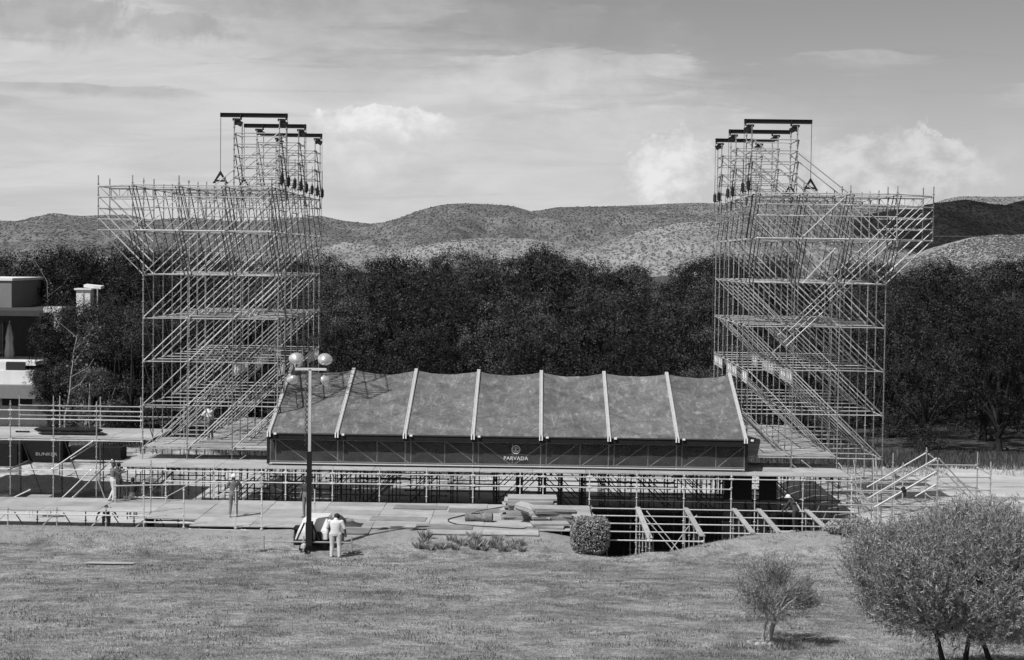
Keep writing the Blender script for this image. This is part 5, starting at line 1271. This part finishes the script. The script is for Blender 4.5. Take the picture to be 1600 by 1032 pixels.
def grass_clump_mesh(seed, n=110, h=.42, w=.20):
    r = np.random.default_rng(seed); a = r.uniform(0, 6.283, n); q = r.uniform(0, 1, n) ** .7; hh = h * r.uniform(.55, 1.15, n)
    bx, by = np.cos(a) * q * w * .5, np.sin(a) * q * w * .5; lx_, ly_ = np.cos(a) * q * w * 1.0, np.sin(a) * q * w * 1.0
    t_ = r.uniform(0, 6.283, n); cx, cy = np.cos(t_) * .012, np.sin(t_) * .012; z0 = np.zeros(n)
    v = np.stack([np.stack([bx - cx, by - cy, z0], -1), np.stack([bx + cx, by + cy, z0], -1), np.stack([bx + lx_ * .5 + cx, by + ly_ * .5 + cy, hh * .65], -1), np.stack([bx + lx_ * 1.1, by + ly_ * 1.1, hh], -1)], 1).reshape(-1, 3)
    return mesh_np('blades', v, np.arange(4 * n).reshape(-1, 4), 'tuft_leaf')
CL = [grass_clump_mesh(k, 80, .30, .22) for k in range(4)]
clumps = [(655, 857), (664, 850), (672, 859), (688, 858), (699, 856), (711, 859), (722, 853), (733, 852), (741, 858), (752, 857), (757, 861), (770, 853), (775, 859), (786, 861), (797, 854), (806, 858), (815, 862), (664, 842), (705, 846), (777, 845), (740, 845), (812, 852)]
clumps.sort()
for n, (px, py) in enumerate(clumps):
    r_ = ray(px, py); q = at(px, py, 64.0)
    for it in range(25): q = CAM + r_ * ((lz(q.x, q.y) - CAM.z) / r_.z)
    t = thing('ornamental_plant', 'spiky ornamental plant, %s from the left in the lawn-edge row' % ORDS[n], 'plant', (q.x, q.y, lz(q.x, q.y) - .02), 'row of spiky ornamental plants')
    put('blades', CL[n % 4], t, t.location, (0, 0, random.uniform(0, 6)), (random.uniform(.8, 1.25),) * 3)
for px, py, D, w_, h_, lab in ((1312, 826, 66.3, 1.1, .5, 'low feathery shrub on the crest left of the large olive'), (1336, 832, 65.8, 1.4, .75, 'larger low feathery shrub touching the large olive'), (1294, 820, 67.0, .7, .32, 'small feathery shrub at the end of the pit scaffold')):
    surf_bush('low_shrub', lab, px, py, D, w_, w_, h_, 1500, .10, 'tuft_leaf', 2.0, False)

def olive(name, label, base, stems, crown, nshoot, leafL, seed, shoot=.55, per=22, splay=1.0, amp=.20):
    """stems: list of (top offset, base offset, radius); crown: centre and radii; shoots carry narrow leaves"""
    r = np.random.default_rng(seed); t = thing(name, label, 'tree', base)
    segs = []; cx, cy, cz, rx, ry, rz = crown; rr = random.Random(seed)
    tips = []
    for top, bo, rad0 in stems:
        P = smooth([bo, tuple(np.array(bo) * .6 + np.array(top) * .4 + np.array([rr.uniform(-.06, .06), rr.uniform(-.05, .05), 0])), top], 5)
        for k in range(len(P) - 1): segs.append((P[k], P[k + 1], rad0 * (1 - .5 * k / len(P)), rad0 * (1 - .5 * (k + 1) / len(P))))
        for q in range(9):
            e = Vector((cx + rr.uniform(-.75, .75) * rx, cy + rr.uniform(-.75, .75) * ry, cz + rr.uniform(-.3, .7) * rz)); m_ = Vector(top).lerp(e, .5) + Vector((0, 0, .1 * rz))
            segs += [(Vector(top), m_, rad0 * .45, rad0 * .28), (m_, e, rad0 * .28, .012)]
    v, f = limbs_arrays(segs, 8); put('trunk', mesh_np('trunk', v, f, 'bark_pale' if 'small' in label or 'young' in label else 'bark_dark', True), t, base)
    ncl = max(30, nshoot // 22); dc = r.normal(size=(ncl, 3)); dc /= np.linalg.norm(dc, axis=1)[:, None]; rc = r.uniform(.45, 1, ncl) ** .5
    ci = r.integers(0, ncl, nshoot); d = dc[ci] + r.normal(size=(nshoot, 3)) * .14; d /= np.linalg.norm(d, axis=1)[:, None]; rho = np.clip(rc[ci] + r.normal(size=nshoot) * .08, .2, 1.06)
    rough = 1 - amp + 2 * amp * fbm(d[:, 0] * 2.2 + 7, d[:, 2] * 2.2 + d[:, 1] * 2.2 + 7, seed, 4)
    O = d * (rho * rough)[:, None] * np.array([rx, ry, rz]) + np.array([cx, cy, cz])
    gd = d * .7 * splay + np.array([0, 0, .85]) + r.normal(size=(nshoot, 3)) * .30; gd[:, 0] += .12; gd /= np.linalg.norm(gd, axis=1)[:, None]
    s = np.tile(np.linspace(0.05, 1, per), nshoot); idx = np.repeat(np.arange(nshoot), per); ln_ = shoot * r.uniform(.6, 1.3, nshoot)
    P = O[idx] + gd[idx] * (s * ln_[idx])[:, None]
    ld = gd[idx] * .75 + r.normal(size=(len(idx), 3)) * .48; ld /= np.linalg.norm(ld, axis=1)[:, None]
    sd_ = np.cross(ld, r.normal(size=ld.shape)); sd_ /= np.linalg.norm(sd_, axis=1)[:, None]
    L = (leafL * r.uniform(.6, 1.2, len(idx)))[:, None]; w = L * .08
    V = np.stack([P, P + ld * L * .45 + sd_ * w, P + ld * L, P + ld * L * .45 - sd_ * w], 1).reshape(-1, 3)
    put('crown', mesh_np('crown', V, np.arange(len(V)).reshape(-1, 4), 'olive_leaf'), t, base)
    return t
def hit_lawn(px, py):
    r_ = ray(px, py); q = at(px, py, 42)
    for it in range(40): q = CAM + r_ * ((lz(q.x, q.y) - CAM.z) / r_.z)
    return q
b = hit_lawn(1197, 1008); sc = b.y / FPX                # metres per pixel at the small olive
olive('olive_tree', 'small young olive tree with pale crooked trunk on the lawn', b, [((.22, 0, 44 * sc), (0, 0, -.05), .09), ((.02, .05, 40 * sc), (-.07, .02, -.05), .05)],
      (15 * sc, 0, 82 * sc, 56 * sc, 48 * sc, 38 * sc), 980, .085, 5, .50, 26, 1.05, .75)
r2 = random.Random(8)
st = thing('stone_ring', 'rough pale stones round the foot of the small olive', 'stones', (b.x, b.y - .1, b.z))
for k in range(9):
    a = k / 9 * 6.283; bm = bmesh.new(); bmesh.ops.create_icosphere(bm, subdivisions=2, radius=1)
    for q in bm.verts: q.co *= r2.uniform(.8, 1.15)
    x = b.x + math.cos(a) * .28 - .12; y = b.y + math.sin(a) * .25 - .12
    put('stone', mesh_bm('stone', bm, 'rock'), st, (x, y, lz(x, y) + .03), (r2.random(), r2.random(), 0), (r2.uniform(.08, .16), r2.uniform(.07, .13), r2.uniform(.06, .12)))
t = thing('weed_patch', 'scrubby weeds and dry leaves round the foot of the small olive', 'weeds', (b.x, b.y, b.z))
n = 900; a = rng.uniform(0, 6.283, n); q = rng.uniform(0, 1, n) ** .6; wx = b.x + .1 + np.cos(a) * q * 1.1; wy = b.y - .25 + np.sin(a) * q * .6
put('blades', make_blades('blades', wx, wy, lawn_z(wx, wy) - .01, .17, .03, 'tuft_leaf', 1.0), t)
D = 38.0; b = Vector((px_x(1508, D), D, 0)); b.z = lz(b.x, D); s = D / FPX
def off(px, py): q = at(px, py, D); return (q.x - b.x, 0, q.z - b.z)
o1, o2, o3, o4 = off(1465, 995), off(1515, 990), off(1530, 990), off(1625, 985)
c0 = off(1532, 908)
olive('olive_tree', 'large bushy olive tree with several dark stems at right', b, [((o1[0], .1, o1[2]), (o1[0] + .28, 0, -.05), .09), ((o2[0], 0, o2[2]), (o2[0] - .06, .05, -.05), .085), ((o3[0], -.1, o3[2]), (o3[0] + .42, 0, -.05), .09), ((o4[0], .1, o4[2]), (o4[0] - .50, 0, -.05), .09)],
      (c0[0], 0, c0[2], 188 * s, 150 * s, 90 * s), 8800, .115, 9, .5, 24, .9)
